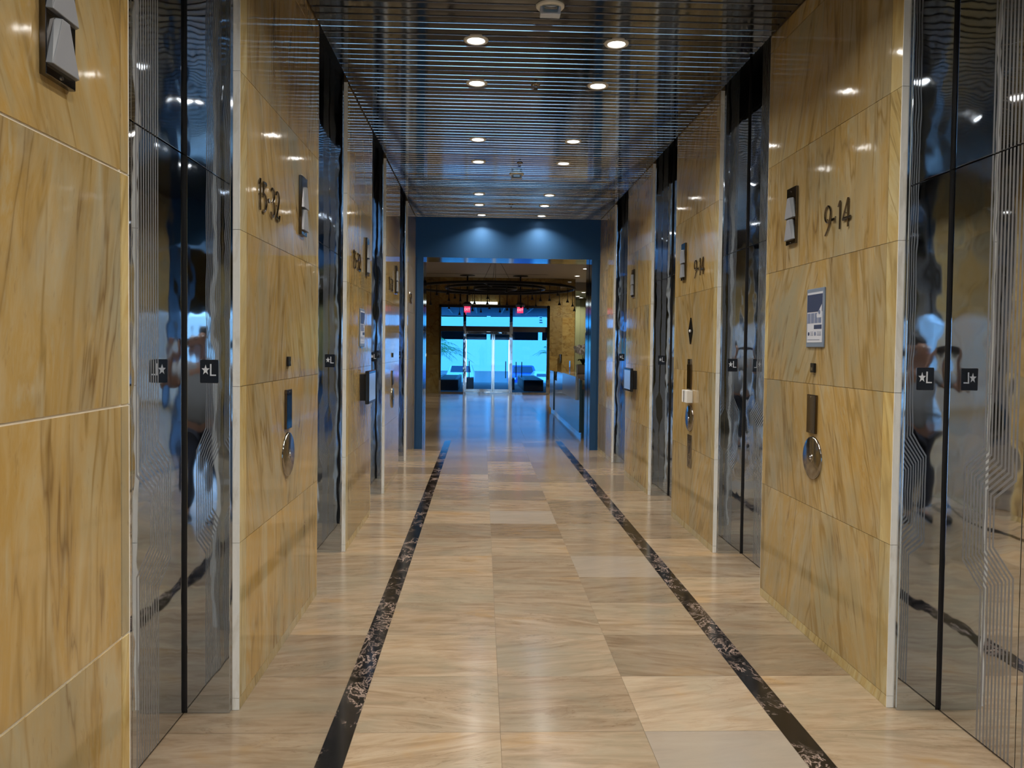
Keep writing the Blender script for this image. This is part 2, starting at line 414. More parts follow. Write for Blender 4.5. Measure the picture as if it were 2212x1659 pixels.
# floor plates with star and L on each far jamb
def plate_proto():
    t = thing('floor_sign', '', 'sign')
    w2, h2, r_ = .040, .0515, .005
    poly = []
    for cx_, cz_, a0 in ((w2-r_, h2-r_, 0), (-w2+r_, h2-r_, 90), (-w2+r_, -h2+r_, 180), (w2-r_, -h2+r_, 270)):
        poly += [(cx_+r_*math.cos(R(a0+q*30)), cz_+r_*math.sin(R(a0+q*30))) for q in range(4)]
    MB().prism(poly, -.0025, 0).build('plate', PLATE, t)
    MB().prism([(x*1.03, z*1.025) for x, z in poly], -.0012, .0).build('plate_edge', CHROME, t)
    star = []
    for q in range(10):
        rr = .0182 if q % 2 == 0 else .0075; a = R(90+36*q); star.append((-.0155+rr*math.cos(a)*.98, .006+rr*math.sin(a)*1.3))
    MB().prism(star, -.0042, -.0022).build('star', SILVER, t)
    L_ = [(.004, .033), (.010, .033), (.010, -.0135), (.030, -.0135), (.030, -.0195), (.004, -.0195)]
    MB().prism(L_, -.0042, -.0022).build('letter', SILVER, t)
    return t
pp = plate_proto(); first = True
ord_ = {2: 'nearest', 3: 'second', 4: 'third', 5: 'farthest'}
for i in (2, 3, 4, 5):
    for s_, sn in (('L', 'left'), ('R', 'right')):
        yj = OPEN[i][1]-.032
        x = -1.202 if s_ == 'L' else 2.018
        loc = (x, yj, 1.53)
        lab = f'black star and L floor plate on the {ord_[i]} {sn} elevator jamb'
        if first:
            pp.location = loc; pp['label'] = lab; first = False
        else: copy_tree(pp, loc, 0, lab)
        o = [q for q in COL.objects if q.name.startswith('floor_sign')][-1]; o['group'] = 'star floor plates on the elevator jambs'

# ------------------------------------------------------------------ chrome numerals
def stroke(mb, pts, wd, y0, y1, closed=False):
    """ribbon of varying width along x,z points, extruded in y, ridged front"""
    P = [Vector((a, 0, b_)) for a, b_ in pts]; n_ = len(P)
    ws = wd if isinstance(wd, (list, tuple)) else [wd]*n_
    Lf, Rt = [], []
    for i in range(n_):
        a = P[min(i+1, n_-1)] if not closed else P[(i+1) % n_]; b_ = P[max(i-1, 0)] if not closed else P[i-1]
        d = (a-b_).normalized(); nn = Vector((-d.z, 0, d.x))
        Lf.append(P[i]+nn*ws[i]); Rt.append(P[i]-nn*ws[i])
    vs_ = []
    for i in range(n_):
        c = P[i]
        vs_ += [(Lf[i].x, y1, Lf[i].z), (Lf[i].x, y0+.004, Lf[i].z), (c.x, y0, c.z), (Rt[i].x, y0+.004, Rt[i].z), (Rt[i].x, y1, Rt[i].z)]
    fs = []
    for i in range(n_ if closed else n_-1):
        j = (i+1) % n_
        for q in range(4): fs.append((i*5+q, i*5+q+1, j*5+q+1, j*5+q))
    if not closed:
        fs.append((0, 1, 2, 3, 4)); fs.append(tuple((n_-1)*5+q for q in (4, 3, 2, 1, 0)))
    mb.faces(vs_, fs)
def arc(cx_, cz_, rx, rz_, a0, a1, n_=14):
    return [(cx_+rx*math.cos(R(a0+(a1-a0)*i/n_)), cz_+rz_*math.sin(R(a0+(a1-a0)*i/n_))) for i in range(n_+1)]
def digit(mb, ch, x, h):
    t = .0044; y0, y1 = -.012, -.004
    if ch == '1':
        stroke(mb, [(x+.030, 0), (x+.030, h)], [t*.95, t*1.05], y0, y1); stroke(mb, [(x+.030, h), (x+.010, h*.80)], [t*.9, t*.35], y0, y1)
    elif ch == '5':
        stroke(mb, [(x+.062, h-.012), (x+.016, h-.012)], [.013, .009], y0, y1); stroke(mb, [(x+.016, h-.004), (x+.016, h*.52)], t*.9, y0, y1)
        stroke(mb, [(x+.016, h*.56)]+arc(x+.028, h*.31, .037, h*.29, 100, -115, 18), [t*.6]+[t*(.8+.5*math.sin(q/18*3.1)) for q in range(19)], y0, y1)
    elif ch == '3':
        stroke(mb, arc(x+.028, h*.76, .026, h*.22, 150, -80, 14), [t*(.6+.5*math.sin(q/14*3.1)) for q in range(15)], y0, y1)
        stroke(mb, arc(x+.028, h*.29, .033, h*.27, 80, -150, 16), [t*(.6+.6*math.sin(q/16*3.1)) for q in range(17)], y0, y1)
    elif ch == '2':
        stroke(mb, arc(x+.030, h*.76, .028, h*.22, 160, -25, 12)+[(x+.040, h*.42), (x+.022, h*.18), (x+.010, .010)], [t*(.7+.4*math.sin(q/15*3.1)) for q in range(16)], y0, y1)
        stroke(mb, [(x+.008, .009), (x+.030, .012), (x+.062, .006), (x+.068, .03)], [.009, .010, .010, .004], y0, y1)
    elif ch == '9':
        stroke(mb, arc(x+.036, h*.68, .031, h*.30, 0, 360, 26)[:-1], t*.95, y0, y1, True)
        stroke(mb, [(x+.067, h*.68), (x+.066, h*.5), (x+.056, h*.3), (x+.036, h*.1), (x+.012, -.012)], [t*.9, t*1.0, t*1.0, t*.85, t*.5], y0, y1)
    elif ch == '4':
        stroke(mb, [(x+.052, 0), (x+.052, h)], t*1.1, y0, y1); stroke(mb, [(x+.050, h), (x+.004, h*.36)], [t*.9, t*.6], y0, y1)
        stroke(mb, [(x, h*.31), (x+.078, h*.31)], [.009, .008], y0, y1)
    elif ch == '-':
        if h > .145: mb.cyl((x+.014, y0, h*.47), (x+.014, y1, h*.47), .012, seg=16)
        else: mb.prism([(x, h*.40), (x+.030, h*.40), (x+.030, h*.50), (x, h*.50)], y0, y1)
def numerals(txt, side, ystart, label, h=.15):
    (loc, rz) = wallpos(side, ystart, 2.298)
    t = thing('floor_number', label, 'number sign', loc, rz, group='chrome floor range numbers on the piers')
    x = 0
    adv = {'1': .060, '5': .09, '3': .082, '2': .082, '9': .088, '4': .09, '-': .05}
    for i, ch in enumerate(txt):
        mb = MB(); digit(mb, ch, x, h if not (ch == '-' and side == 'R') else .14)
        mb.v = [(x+(a-x)*1.16, b_, c) for a, b_, c in mb.v]
        mb.build('digit' if ch != '-' else 'dash', NUM, t)
        MB().cyl((x+.03, -.006, h*.5), (x+.03, 0, h*.5), .003, seg=8).build('mounting_pin', NUM, t)
        x += adv[ch]*1.14
    return t
NUM = mat_chrome('numeral chrome', (.20, .18, .17), .10, 0)
o1 = ['', '', '', 'second pier', 'third pier', 'fourth pier', 'last pier']
for i, y in ((3, 3.86), (4, 6.66), (5, 9.20), (6, 11.77)):
    numerals('15-32', 'L', y, f'chrome 15-32 numerals on the left wall, {o1[i]} from the viewer')
for i, y in ((3, 4.38), (4, 7.09)):
    numerals('9-14', 'R', y, f'chrome 9-14 numerals on the right wall, {o1[i]} from the viewer')

# ------------------------------------------------------------------ hall lanterns
def lantern_proto():
    t = thing('hall_lantern', '', 'elevator lantern', group='elevator direction lanterns on the piers')
    MB().box(-.070, .070, -.018, 0, 0, .345).build('back_plate', LANT, t, bevel=.002)
    for zt in (.282, .150):
        zb = zt-.123
        A = [(-.034, -.018, zt), (.034, -.018, zt), (.073, -.018, zb), (-.073, -.018, zb)]
        B = [(-.024, -.034, zt), (.010, -.034, zt), (.062, -.032, zb), (-.066, -.032, zb)]
        mb = MB(); mb.face([B[3], B[2], B[1], B[0]], 0)
        mb.face([A[0], B[0], B[1], A[1]], 1); mb.face([A[1], B[1], B[2], A[2]], 1); mb.face([A[3], A[2], B[2], B[3]], 1); mb.face([A[0], A[3], B[3], B[0]], 1)
        mb.build('arrow_lens', [FROST, FROST_SHADED], t, bevel=.002)
    for s_ in (.322, .012):
        MB().cyl((0, -.0205, s_), (0, -.018, s_), .0055, seg=12).build('screw', CHROME, t)
    return t
LANT = mat_chrome('lantern plate chrome', (.16, .15, .145), .06, 0)
lp = lantern_proto(); first = True
for s_, sn, spots in (('L', 'left', [(2, 2.06), (3, 4.80), (4, 7.46), (5, 9.98)]), ('R', 'right', [(3, 4.84), (4, 7.46), (5, 9.97)])):
    for i, y in spots:
        loc, rz = wallpos(s_, y, 2.30)
        lab = f'chrome lantern with two frosted arrows on the {sn} wall, ' + {2: 'nearest, at picture top', 3: 'second pier', 4: 'third pier', 5: 'fourth pier'}[i]
        if first: lp.location = loc; lp.rotation_euler = (0, 0, rz); lp['label'] = lab; first = False
        else: copy_tree(lp, loc, rz, lab)

# ------------------------------------------------------------------ call stations
BROWNCH = mat_chrome('bronze mirror', (.16, .13, .105), .06, 0)
def call_station(side, y, label, full=False):
    loc, rz = wallpos(side, y, 0)
    t = thing('call_button_panel', label, 'call button', loc, rz, group='round elevator call button plates')
    mb = MB(); mb.lathe([(.0001, -.014), (.112, -.014), (.120, -.010), (.122, -.002), (.122, 0)], 48, (0, 0, 1.043 if not full else 1.03), 'Y')
    mb.build('round_plate', SATIN, t)
    zc = 1.043 if not full else 1.03
    MB().lathe([(.0001, -.020), (.008, -.020), (.011, -.016), (.011, -.012)], 20, (0, 0, zc), 'Y').build('button', CHROME, t)
    MB().lathe([(.024, -.0155), (.025, -.014)], 24, (0, 0, zc), 'Y').build('button_ring', CHROME, t)
    return t
def slot_plate(side, y, z0, z1, wd, mat, label, name='indicator_plate'):
    loc, rz = wallpos(side, y, z0)
    t = thing(name, label, 'wall plate', loc, rz, group='tall chrome plates above the call buttons')
    MB().box(-wd/2, wd/2, -.014, 0, 0, z1-z0).build('plate', mat, t, bevel=.003)
    for zz in (.012, z1-z0-.012):
        MB().cyl((0, -.0155, zz), (0, -.014, zz), .004, seg=10).build('screw', CHROME, t)
    return t
def mini(side, y, z, label):
    loc, rz = wallpos(side, y, z)
    t = thing('card_reader', label, 'card reader', loc, rz, group='small black readers above the call buttons')
    MB().box(-.026, .026, -.014, 0, -.027, .027).build('housing', BLACKG, t, bevel=.003)
    MB().box(-.014, .014, -.0155, -.014, -.015, .003).build('window', DARKCH, t)
    return t
call_station('L', 4.475, 'round metal call button plate on the left wall, second pier'); slot_plate('L', 4.465, 1.187, 1.405, .12, BROWNCH, 'tall dark chrome plate above the call button, left second pier'); mini('L', 4.471, 1.56, 'tiny black reader above the chrome plate, left second pier')
call_station('R', 4.475, 'round metal call button plate on the right wall, second pier'); slot_plate('R', 4.487, 1.182, 1.402, .12, BROWNCH, 'tall dark chrome plate above the call button, right second pier'); mini('R', 4.486, 1.555, 'tiny black reader under the framed notice, right second pier')
call_station('L', 9.66, 'round metal call button plate on the left wall, fourth pier', True); slot_plate('L', 9.66, 1.187, 1.36, .12, BROWNCH, 'tall dark chrome plate above the call button, left fourth pier'); mini('L', 9.66, 1.545, 'tiny black reader above the chrome plate, left fourth pier')
call_station('R', 7.17, 'round metal call button plate on the right wall, third pier', True)
slot_plate('R', 7.19, 1.29, 1.517, .13, BROWNCH, 'tall dark chrome plate above the white box, right third pier')
# the extra fittings of the third pier on the right
loc, rz = wallpos('R', 7.185, 1.517)
t = thing('lock_plate', 'narrow dark plate topping the chrome plate, right third pier', 'wall plate', loc, rz); MB().box(-.045, .045, -.016, 0, 0, .05).build('plate', DARKCH, t, bevel=.002); MB().cyl((0, -.019, .025), (0, -.016, .025), .008, seg=12).build('keyhole', BLACK, t)
loc, rz = wallpos('R', 7.175, 1.172)
t = thing('white_box', 'small white and grey box above the round call plate', 'wall box', loc, rz)
MB().box(-.09, .09, -.055, 0, 0, .112).build('housing', OFFW, t, bevel=.004); MB().box(-.02, .005, -.058, -.055, .004, .108).build('grey_strip', CHROME, t)
loc, rz = wallpos('R', 7.18, 1.82)
t = thing('diamond_sign', 'black diamond shaped plate with a white dot, right third pier', 'sign', loc, rz)
MB().prism([(0, -.12), (.062, 0), (0, .12), (-.062, 0)], -.012, 0).build('plate', BLACKG, t)
MB().lathe([(.0001, -.022), (.010, -.020), (.014, -.012)], 20, (0, 0, 0), 'Y').build('button', WHITE, t)
loc, rz = wallpos('R', 7.16, .585)
t = thing('instruction_plate', 'engraved silver strip below the round call plate, right third pier', 'sign', loc, rz)
MB().box(-.07, .07, -.006, 0, 0, .295).build('plate', SATIN, t, bevel=.001)
mb = MB()
for (a, b_, c, d) in ((-.03, .03, .25, .256), (-.045, .04, .232, .236), (-.045, .03, .222, .226), (-.02, -.012, .12, .20), (.0, .008, .13, .19), (.02, .026, .14, .2), (-.04, .03, .1, .104), (-.045, .04, .085, .089), (-.01, .0, .03, .06), (.015, .02, .03, .055)):
    mb.box(a, b_, -.0068, -.006, c, d)
mb.build('engraving', MATTEB, t)

# framed notices
def notice(side, y, z0, z1, wd, label):
    loc, rz = wallpos(side, y, z0)
    t = thing('framed_notice', label, 'notice', loc, rz, group='framed notices on the piers')
    H = z1-z0; w2 = wd/2
    MB().box(-w2, w2, -.010, 0, 0, H).build('frame', plain('grey blue frame', (.17, .22, .30), .3), t, bevel=.004)
    navy = plain('navy print', (.035, .055, .12), .3); pale = plain('pale print', (.55, .58, .66), .3); mid_ = plain('mid print', (.16, .2, .32), .3)
    mb = MB(); mb.box(-w2+.016, w2-.016, -.0112, -.010, .028, H-.022, 0)
    y_, y2_ = -.0122, -.0112
    mb.box(-w2+.016, w2-.016, y_, y2_, H*.60, H-.034, 1)
    mb.prism([(w2*.25, H*.55), (w2*.45, H*.60), (w2*.82, H*.72), (w2*.82, H*.50), (w2*.3, H*.50)], -.0132, -.0122, 0)
    mb.cyl((w2*.56, -.0142, H*.59), (w2*.56, -.0132, H*.59), .013, seg=14, mi=2)
    for q in range(4): mb.box(-w2*.82+q*.048, -w2*.82+q*.048+.040, y_, y2_, H*.41, H*.58, 2)
    mb.box(-w2*.05, w2*.82, y_, y2_, H*.31, H*.38, 1)
    mb.cyl((-w2*.66, y_, H*.23), (-w2*.66, y2_, H*.23), .011, seg=14, mi=1); mb.cyl((w2*.08, y_, H*.23), (w2*.08, y2_, H*.23), .012, seg=14, mi=2)
    for q in range(4):
        mb.box(-w2*.45, -w2*.15, y_, y2_, H*(.26-q*.02), H*(.26-q*.02)+.0022, 2); mb.box(w2*.3, w2*.75, y_, y2_, H*(.26-q*.02), H*(.26-q*.02)+.0022, 2)
    mb.box(-w2*.75, w2*.6, y_, y2_, H*.125, H*.133, 2)
    mb.build('printed_sheet', [pale, navy, mid_], t)
notice('R', 4.47, 1.672, 2.006, .235, 'blue printed notice in a grey frame on the right wall')
notice('L', 7.18, 1.645, 1.982, .27, 'pale framed notice above the black screen on the left wall')
def screen(side, y, z0, z1, wd, label):
    loc, rz = wallpos(side, y, z0)
    t = thing('wall_screen', label, 'screen', loc, rz, group='black framed display screens on the piers')
    H = z1-z0
    MB().box(-wd/2+.03, wd/2-.03, -.05, 0, .03, H-.03).build('wall_bracket', BLACK, t)
    MB().box(-wd/2, wd/2, -.085, -.05, 0, H).build('casing', BLACKG, t, bevel=.006)
    MB().box(-wd/2+.025, wd/2-.025, -.0865, -.085, .025, H-.025).build('display', plain('blue grey display', (.10, .16, .26), .15, emit=(.22, .36, .62), es=.45), t)
screen('L', 7.30, 1.135, 1.43, .44, 'black framed screen on the left wall below the pale notice')
screen('R', 9.87, 1.13, 1.415, .44, 'black framed screen on the right wall, fourth pier')

# ------------------------------------------------------------------ floor
def hash_(i, j): return (math.sin(i*127.1+j*311.7)*43758.5453) % 1.0
def floor_():
    mb = MB(); P = .58; g = .0008; Y0 = 3.96
    def tiles(x0, x1, ya, yb, mi, ci, P=P, Y0=Y0, st=0.):
        j = math.floor((ya-Y0)/P)
        y = Y0+j*P+st
        while y < yb:
            a, b_ = max(y, ya), min(y+P, yb)
            if b_-a > .003:
                r = hash_(ci, j)*.79
                r = {(3, -2): 1.0, (3, -1): .815, (3, 3): .87, (2, 6): .89, (1, -1): .80}.get((ci, j), r)
                mb.face([(x0+g, a+g, 0), (x1-g, a+g, 0), (x1-g, b_-g, 0), (x0+g, b_-g, 0)], mi, r)
            y += P; j += 1
    for ci, (a, b_) in enumerate([(-1.42, -.64), (-.528, .096), (.096, .718), (.718, 1.314), (1.427, 2.2)]):
        if ci: ci_ = ci
        else: ci_ = 0
        tiles(a, b_, -4.7, 14.1, 0, ci_)
    tiles(-.64, -.528, -4.7, 14.1, 1, 11, P=1.7); tiles(1.314, 1.427, -4.7, 14.1, 1, 12, P=1.7)
    xs = [-6, -5.4]+[-4.78+.62*i for i in range(24)]
    xs = [x for x in xs if x < 9]
    for i in range(len(xs)-1):
        tiles(xs[i], xs[i+1], 14.1, 34.6 if xs[i] > 3.1 else 28.5, 0, 20+i, Y0=14.1); tiles(xs[i], xs[i+1], -16, -4.7, 0, 60+i, Y0=-4.7)
    mb.face([(-6, -16, -.0012), (9.5, -16, -.0012), (9.5, 28.5, -.0012), (-6, 28.5, -.0012)], 2)
    mb.box(-6, 9.5, -16, 28.5, -.2, -.01, 2); mb.box(3.2, 9.5, 28.5, 34.6, -.2, -.0012, 2)
    return struct('floor', mb, [FLOOR, BLACKM, GROUT_D], 'polished beige marble floor with two black inlay strips', 'floor')
floor_()

# ------------------------------------------------------------------ slat ceiling
def ceiling_():
    mb = MB(); x0, x1 = XL+.008, XR-.008; xm0, xm1 = XL-.25, XR+.25
    y = -4.6; i = 0
    prof = [(.0005, 0), (.001, -.0002), (.036, 0), (.071, -.0002), (.0725, .0006), (.073, .030)]
    while y < 12.87:
        dz = (hash_(i, 3)-.5)*.0016; tl = (hash_(i, 9)-.5)*.006
        segs = [x0+(x1-x0)*q/6 for q in range(7)]
        vs_ = []; 
        for q, x in enumerate(segs):
            wob = mnoise.noise(Vector((x*.9, i*.31, 0)))*.0006
            for a, h in prof: vs_.append((x, y+a, ZC+h+dz+wob+tl*(a-.044)))
        n_ = len(prof)
        fs = [(q*n_+k, (q+1)*n_+k, (q+1)*n_+k+1, q*n_+k+1) for q in range(6) for k in range(n_-1)]
        mb.faces(vs_, fs, 0, 0, False)
        # bright lip along the near edge, leaning a little and never quite alike
        t1 = R(10.5+5*(hash_(i, 4)-.5)); t2 = t1+R(2.5)
        lv = []
        for q, x in enumerate(segs):
            zz = ZC+dz-.044*tl+mnoise.noise(Vector((x*.9, i*.31, 0)))*.0006
            lv += [(x, y+.0005, zz), (x, y+.0005-.007*math.tan(t2), zz+.007), (x, y+.0005-.007*math.tan(t2)-.008*math.tan(t1), zz+.015)]
        mb.faces(lv, [(q*3+k, (q+1)*3+k, (q+1)*3+k+1, q*3+k+1) for q in range(6) for k in range(2)], 2)
        y += .0968 + .0012; i += 1
    mb.face([(XL+.001, -4.7, ZC+.031), (XL+.001, 12.9, ZC+.031), (XR-.001, 12.9, ZC+.031), (XR-.001, -4.7, ZC+.031)], 1)
    mb.box(XL+.001, XR-.001, -4.7, 12.9, ZC+.035, ZC+.42, 1)
    return struct('ceiling', mb, [SLAT, BLACK, LIP], 'dark mirror slat ceiling over the elevator hall', 'ceiling')
ceiling_()

def downlight_proto(name, label, group, power, rad=.058, lens=LENS, col=(1, .95, .87), trim=.026):
    t = thing(name, label, 'ceiling light', group=group)
    MB().lathe([(rad, .012), (rad, -.002), (rad+.006, -.006), (rad+trim-.004, -.005), (rad+trim, .002), (rad+trim, .012)], 40).build('trim_ring', OFFW, t)
    MB().lathe([(rad, .004), (rad*.8, .001), (.0001, 0)], 40).build('lens', lens, t)
    ld = bpy.data.lights.new('lamp', 'AREA'); ld.shape = 'DISK'; ld.size = rad*1.8; ld.energy = power; ld.color = col; ld.spread = R(130)
    lo = bpy.data.objects.new('lamp', ld); COL.objects.link(lo); lo.parent = t; lo.location = (0, 0, -.010)
    return t
gr = 'round white downlights in the slat ceiling'
dl = downlight_proto('downlight', '', gr, DOWN_W); first = True
YS = [5.468, 6.34, 8.04, 9.0, 10.88, 11.69, 12.58]
posn = ['nearest pair', 'second pair', 'third pair', 'fourth pair', 'fifth pair', 'sixth pair', 'last pair before the blue header']
for y, pn in list(zip(YS, posn)) + [(3.75, None), (2.80, None), (1.05, None), (.15, None), (-1.6, None), (-2.5, None), (-4.0, None)]:
    for x, sn in ((-.062, 'left'), (.893, 'right')):
        lab = f'glowing round downlight, {sn} one of the {pn}' if pn else f'glowing round downlight above the viewer, {sn} row, {abs(y):.0f} metres ' + ('ahead' if y > 0 else 'behind')
        if not pn: lab = f'round downlight on the {sn} above the {"near doors" if y > 2 else "viewer" if y > 0 else "rear hall"}, ' + ('farther' if y in (3.75, 1.05, -1.6) else 'nearer' if y != -4.0 else 'rearmost') + ' one'
        if y == YS[-1]: x = x+(.035 if sn == 'left' else .02)
        if first: dl.location = (x, y, ZC-.004); dl['label'] = lab; first = False
        else: copy_tree(dl, (x, y, ZC-.004), 0, lab)

# sprinklers, emergency light heads
def sprinkler(y, label):
    t = thing('sprinkler_head', label, 'sprinkler', (.402, y, ZC-.002), group='ceiling sprinklers')
    MB().lathe([(.034, .008), (.034, -.002), (.026, -.008), (.012, -.009), (.0001, -.009)], 24).build('escutcheon', DARKCH, t)
    MB().tube([(-.011, 0, -.009), (-.012, 0, -.024), (0, 0, -.034), (.012, 0, -.024), (.011, 0, -.009)], .0022).build('frame_arm', DARKCH, t)
    MB().lathe([(.0001, -.036), (.016, -.036), (.016, -.034), (.0001, -.034)], 16).build('deflector', BLACK, t)
sprinkler(6.357, 'small dark sprinkler between the second pair of downlights'); sprinkler(9.03, 'small dark sprinkler between the fourth pair of downlights'); sprinkler(11.654, 'small dark sprinkler between the sixth pair of downlights')
def emlight(y, label):
    t = thing('emergency_light', label, 'emergency light', (.392, y, ZC-.002), group='ceiling emergency lights')
    MB().lathe([(.086, .01), (.086, -.006), (.078, -.014), (.052, -.015), (.050, -.004), (.0001, -.004)], 40).build('base_ring', OFFW, t)
    MB().box(-.062, .062, -.035, .03, -.062, -.010).build('housing_box', plain('pale blue housing', (.55, .62, .78), .25), t, bevel=.005)
    mb = MB(); mb.prism([(-.052, -.010), (.052, -.010), (.043, -.052), (-.043, -.052)], -.05, -.036)
    mb.build('prism_lens', CLEAR, t)
    MB().box(-.038, .038, -.052, -.050, -.040, -.020).build('reflector', CHROME, t)
emlight(4.90, 'white round emergency light with clear lens at the picture top'); emlight(9.60, 'small emergency light farther along the slat ceiling')

# ------------------------------------------------------------------ blue portal at the end of the hall
def portal(y0, y1, n1):
    mb = MB()
    xa, xb, zh = -.952, 1.765, 3.085
    mb.box(XL-.5, xa-.02, y0, y1, 0, ZC+.2, 0); mb.box(xb+.02, XR+.5, y0, y1, 0, ZC+.2, 0)
    mb.box(XL-.5, XR+.5, y0, y1, zh+.015, ZC+.7, 0)
    mb.box(xa-.10, xa, y0-.02, y0+.05, 0, zh+.0, 0); mb.box(xb, xb+.09, y0-.02, y0+.05, 0, zh, 0)
    mb.box(XL-.5, XR+.5, y0-.012, y0, zh-.0, ZC+.02, 0)
    # polished reveal lining in two steps
    for s_, x in ((-1, xa), (1, xb)):
        for (ya, yb, o_) in ((y0+.05, y0+.30, .0), (y0+.31, y0+.36, .02), (y0+.37, y1, .0)):
            p, q = sorted((x+s_*o_, x+s_*.022)); 
            if q-p > .001: mb.box(p, q, ya, yb, 0, zh+.01, 1)
        p, q = sorted((x+s_*.012, x+s_*.025)); mb.box(p, q, y0+.05, y1, 0, zh+.01, 2)
    mb.box(xa-.02, xb+.02, y0+.0, y0+.30, zh, zh+.014, 1); mb.box(xa-.02, xb+.02, y0+.31, y1, zh, zh+.014, 1)
    mb.box(xa-.02, xb+.02, y0+.30, y0+.31, zh+.006, zh+.014, 2)
    return struct('trim_%d' % n1, mb, [BLUEST, JAMB2, BLACK, JAMB], 'blue grey steel portal framing the lobby opening' if n1 == 1 else 'blue grey steel portal behind the viewer', 'portal')
JAMB2 = mat_chrome('portal lining', (.22, .27, .33), .12, 0)
portal(12.89, 13.62, 1)
mb = MB(); mb.box(XL-.5, XR+.5, -5.2, -4.72, 3.1, ZC+.7, 0); mb.box(XL-.5, XL, -5.2, -4.72, 0, 3.1, 0); mb.box(XR, XR+.5, -5.2, -4.72, 0, 3.1, 0)
struct('trim_2', mb, [BLUEST], 'blue grey steel header behind the viewer', 'header')

# ------------------------------------------------------------------ front lobby
LZ = 4.12; LY = 28.4
def grid_wall(mb, x0, x1, z0, z1, y, nx, nz, mi=0, t=.03, nrm=-1):
    for i in range(nx):
        for j in range(nz):
            a, b_ = x0+(x1-x0)*i/nx, x0+(x1-x0)*(i+1)/nx; c, d = z0+(z1-z0)*j/nz, z0+(z1-z0)*(j+1)/nz
            ya, yb = sorted((y, y-nrm*t)); mb.box(a+.001, b_-.001, ya, yb, c+.001, d-.001, mi, random.random())
random.seed(5)
mb = MB()
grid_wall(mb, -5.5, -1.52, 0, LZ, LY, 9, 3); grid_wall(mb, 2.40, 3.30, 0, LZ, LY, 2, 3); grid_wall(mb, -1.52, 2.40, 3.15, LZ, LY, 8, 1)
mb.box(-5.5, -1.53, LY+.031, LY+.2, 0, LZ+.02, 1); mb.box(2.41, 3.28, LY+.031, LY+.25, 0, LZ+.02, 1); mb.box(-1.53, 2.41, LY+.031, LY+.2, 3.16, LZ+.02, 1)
struct('wall_front', mb, [WALL_DIM, GROUT_D], 'gold marble end wall of the lobby around the glass entrance', 'wall')
mb = MB(); mb.box(-5.6, -5.5, 13.62, LY+.2, 0, LZ); struct('wall_lobby_left', mb, [WALL_DIM], 'marble side wall of the front lobby', 'wall')
mb = MB(); mb.box(8.2, 8.3, 13.62, 34.6, 0, LZ); struct('wall_lobby_right', mb, [WALL_DIM], 'marble side wall behind the reception desk', 'wall')
mb = MB(); mb.box(-5.6, XL-.45, 13.5, 13.62, 0, LZ); mb.box(XR+.45, 8.3, 13.5, 13.62, 0, LZ); struct('wall_lobby_rear', mb, [WALL_DIM], 'lobby wall either side of the portal', 'wall')
mb = MB(); mb.box(-5.6, 8.3, 13.5, 29.9, LZ, LZ+.1, 0); mb.box(3.3, 8.3, 29.83, 29.9, 3.80, LZ, 0)
mb.box(-5.4, 2.2, 26.95, 27.0, LZ-.004, LZ, 1)
struct('ceiling_lobby', mb, [plain('lobby ceiling paint', (.34, .30, .24), .6), BLACK], 'flat beige lobby ceiling', 'ceiling')
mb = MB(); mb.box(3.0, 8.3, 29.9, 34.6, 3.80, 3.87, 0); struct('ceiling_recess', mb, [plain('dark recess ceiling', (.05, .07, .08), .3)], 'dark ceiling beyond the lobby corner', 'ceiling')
# ribbed green gold panelling in the recess
mb = MB(); random.seed(3)
for i in range(24):
    a = 2.9+i*.22; mb.box(a+.006, a+.214, 34.4-.04*(i % 2), 34.5, .0, 3.8, 0, random.random())
mb.box(2.9, 8.3, 34.5, 34.6, 0, 3.8, 1); mb.box(3.2, 3.3, LY+.25, 34.4, 0, 3.8, 1)
def mat_panel():
    m, n, b = newmat('green gold panel'); r = attr(n)
    n.links.new(ramp(n, r, [(0, (.16, .17, .09)), (.5, (.30, .30, .14)), (1, (.50, .46, .20))]), b.inputs['Base Color']); S(b, Roughness=.25, Metallic=.4); return m
struct('wall_recess', mb, [mat_panel(), GROUT_D], 'green gold ribbed panelling beyond the lobby corner', 'wall')

# glass entrance
mb = MB(); ch = 0
fx0, fx1, fz = -1.52, 2.40, 3.15
mb.box(fx0, fx0+.07, LY-.05, LY+.10, 0, fz, 0); mb.box(fx1-.10, fx1, LY-.05, LY+.10, 0, fz, 0); mb.box(fx0, fx1, LY-.05, LY+.10, fz-.09, fz, 1)
mb.box(fx0+.07, fx1-.10, LY+.02, LY+.12, 2.21, 2.40, 2)
mb.box(fx0+.07, fx1-.10, LY-.02, LY+.12, 0, .06, 0)
for (a, b_, z0, z1) in ((-.67, -.57, .06, 3.06), (.975, 1.085, .06, 3.06)): mb.box(a, b_, LY+.0, LY+.12, z0, z1, 0)
t = struct('window_1', mb, [JAMB, MATTEB, plain('bronze transom', (.07, .055, .045), .35, .5)], 'chrome framed glass street entrance at the far end of the lobby', 'glass entrance')
for (a, b_, z0, z1) in ((fx0+.07, -.67, 2.40, 3.06), (-.57, .975, 2.40, 3.06), (1.085, fx1-.10, 2.40, 3.06), (fx0+.07, -.67, .06, 2.21), (1.085, fx1-.10, .06, 2.21)):
    MB().box(a, b_, LY+.05, LY+.058, z0, z1).build('pane', GLASS, t)
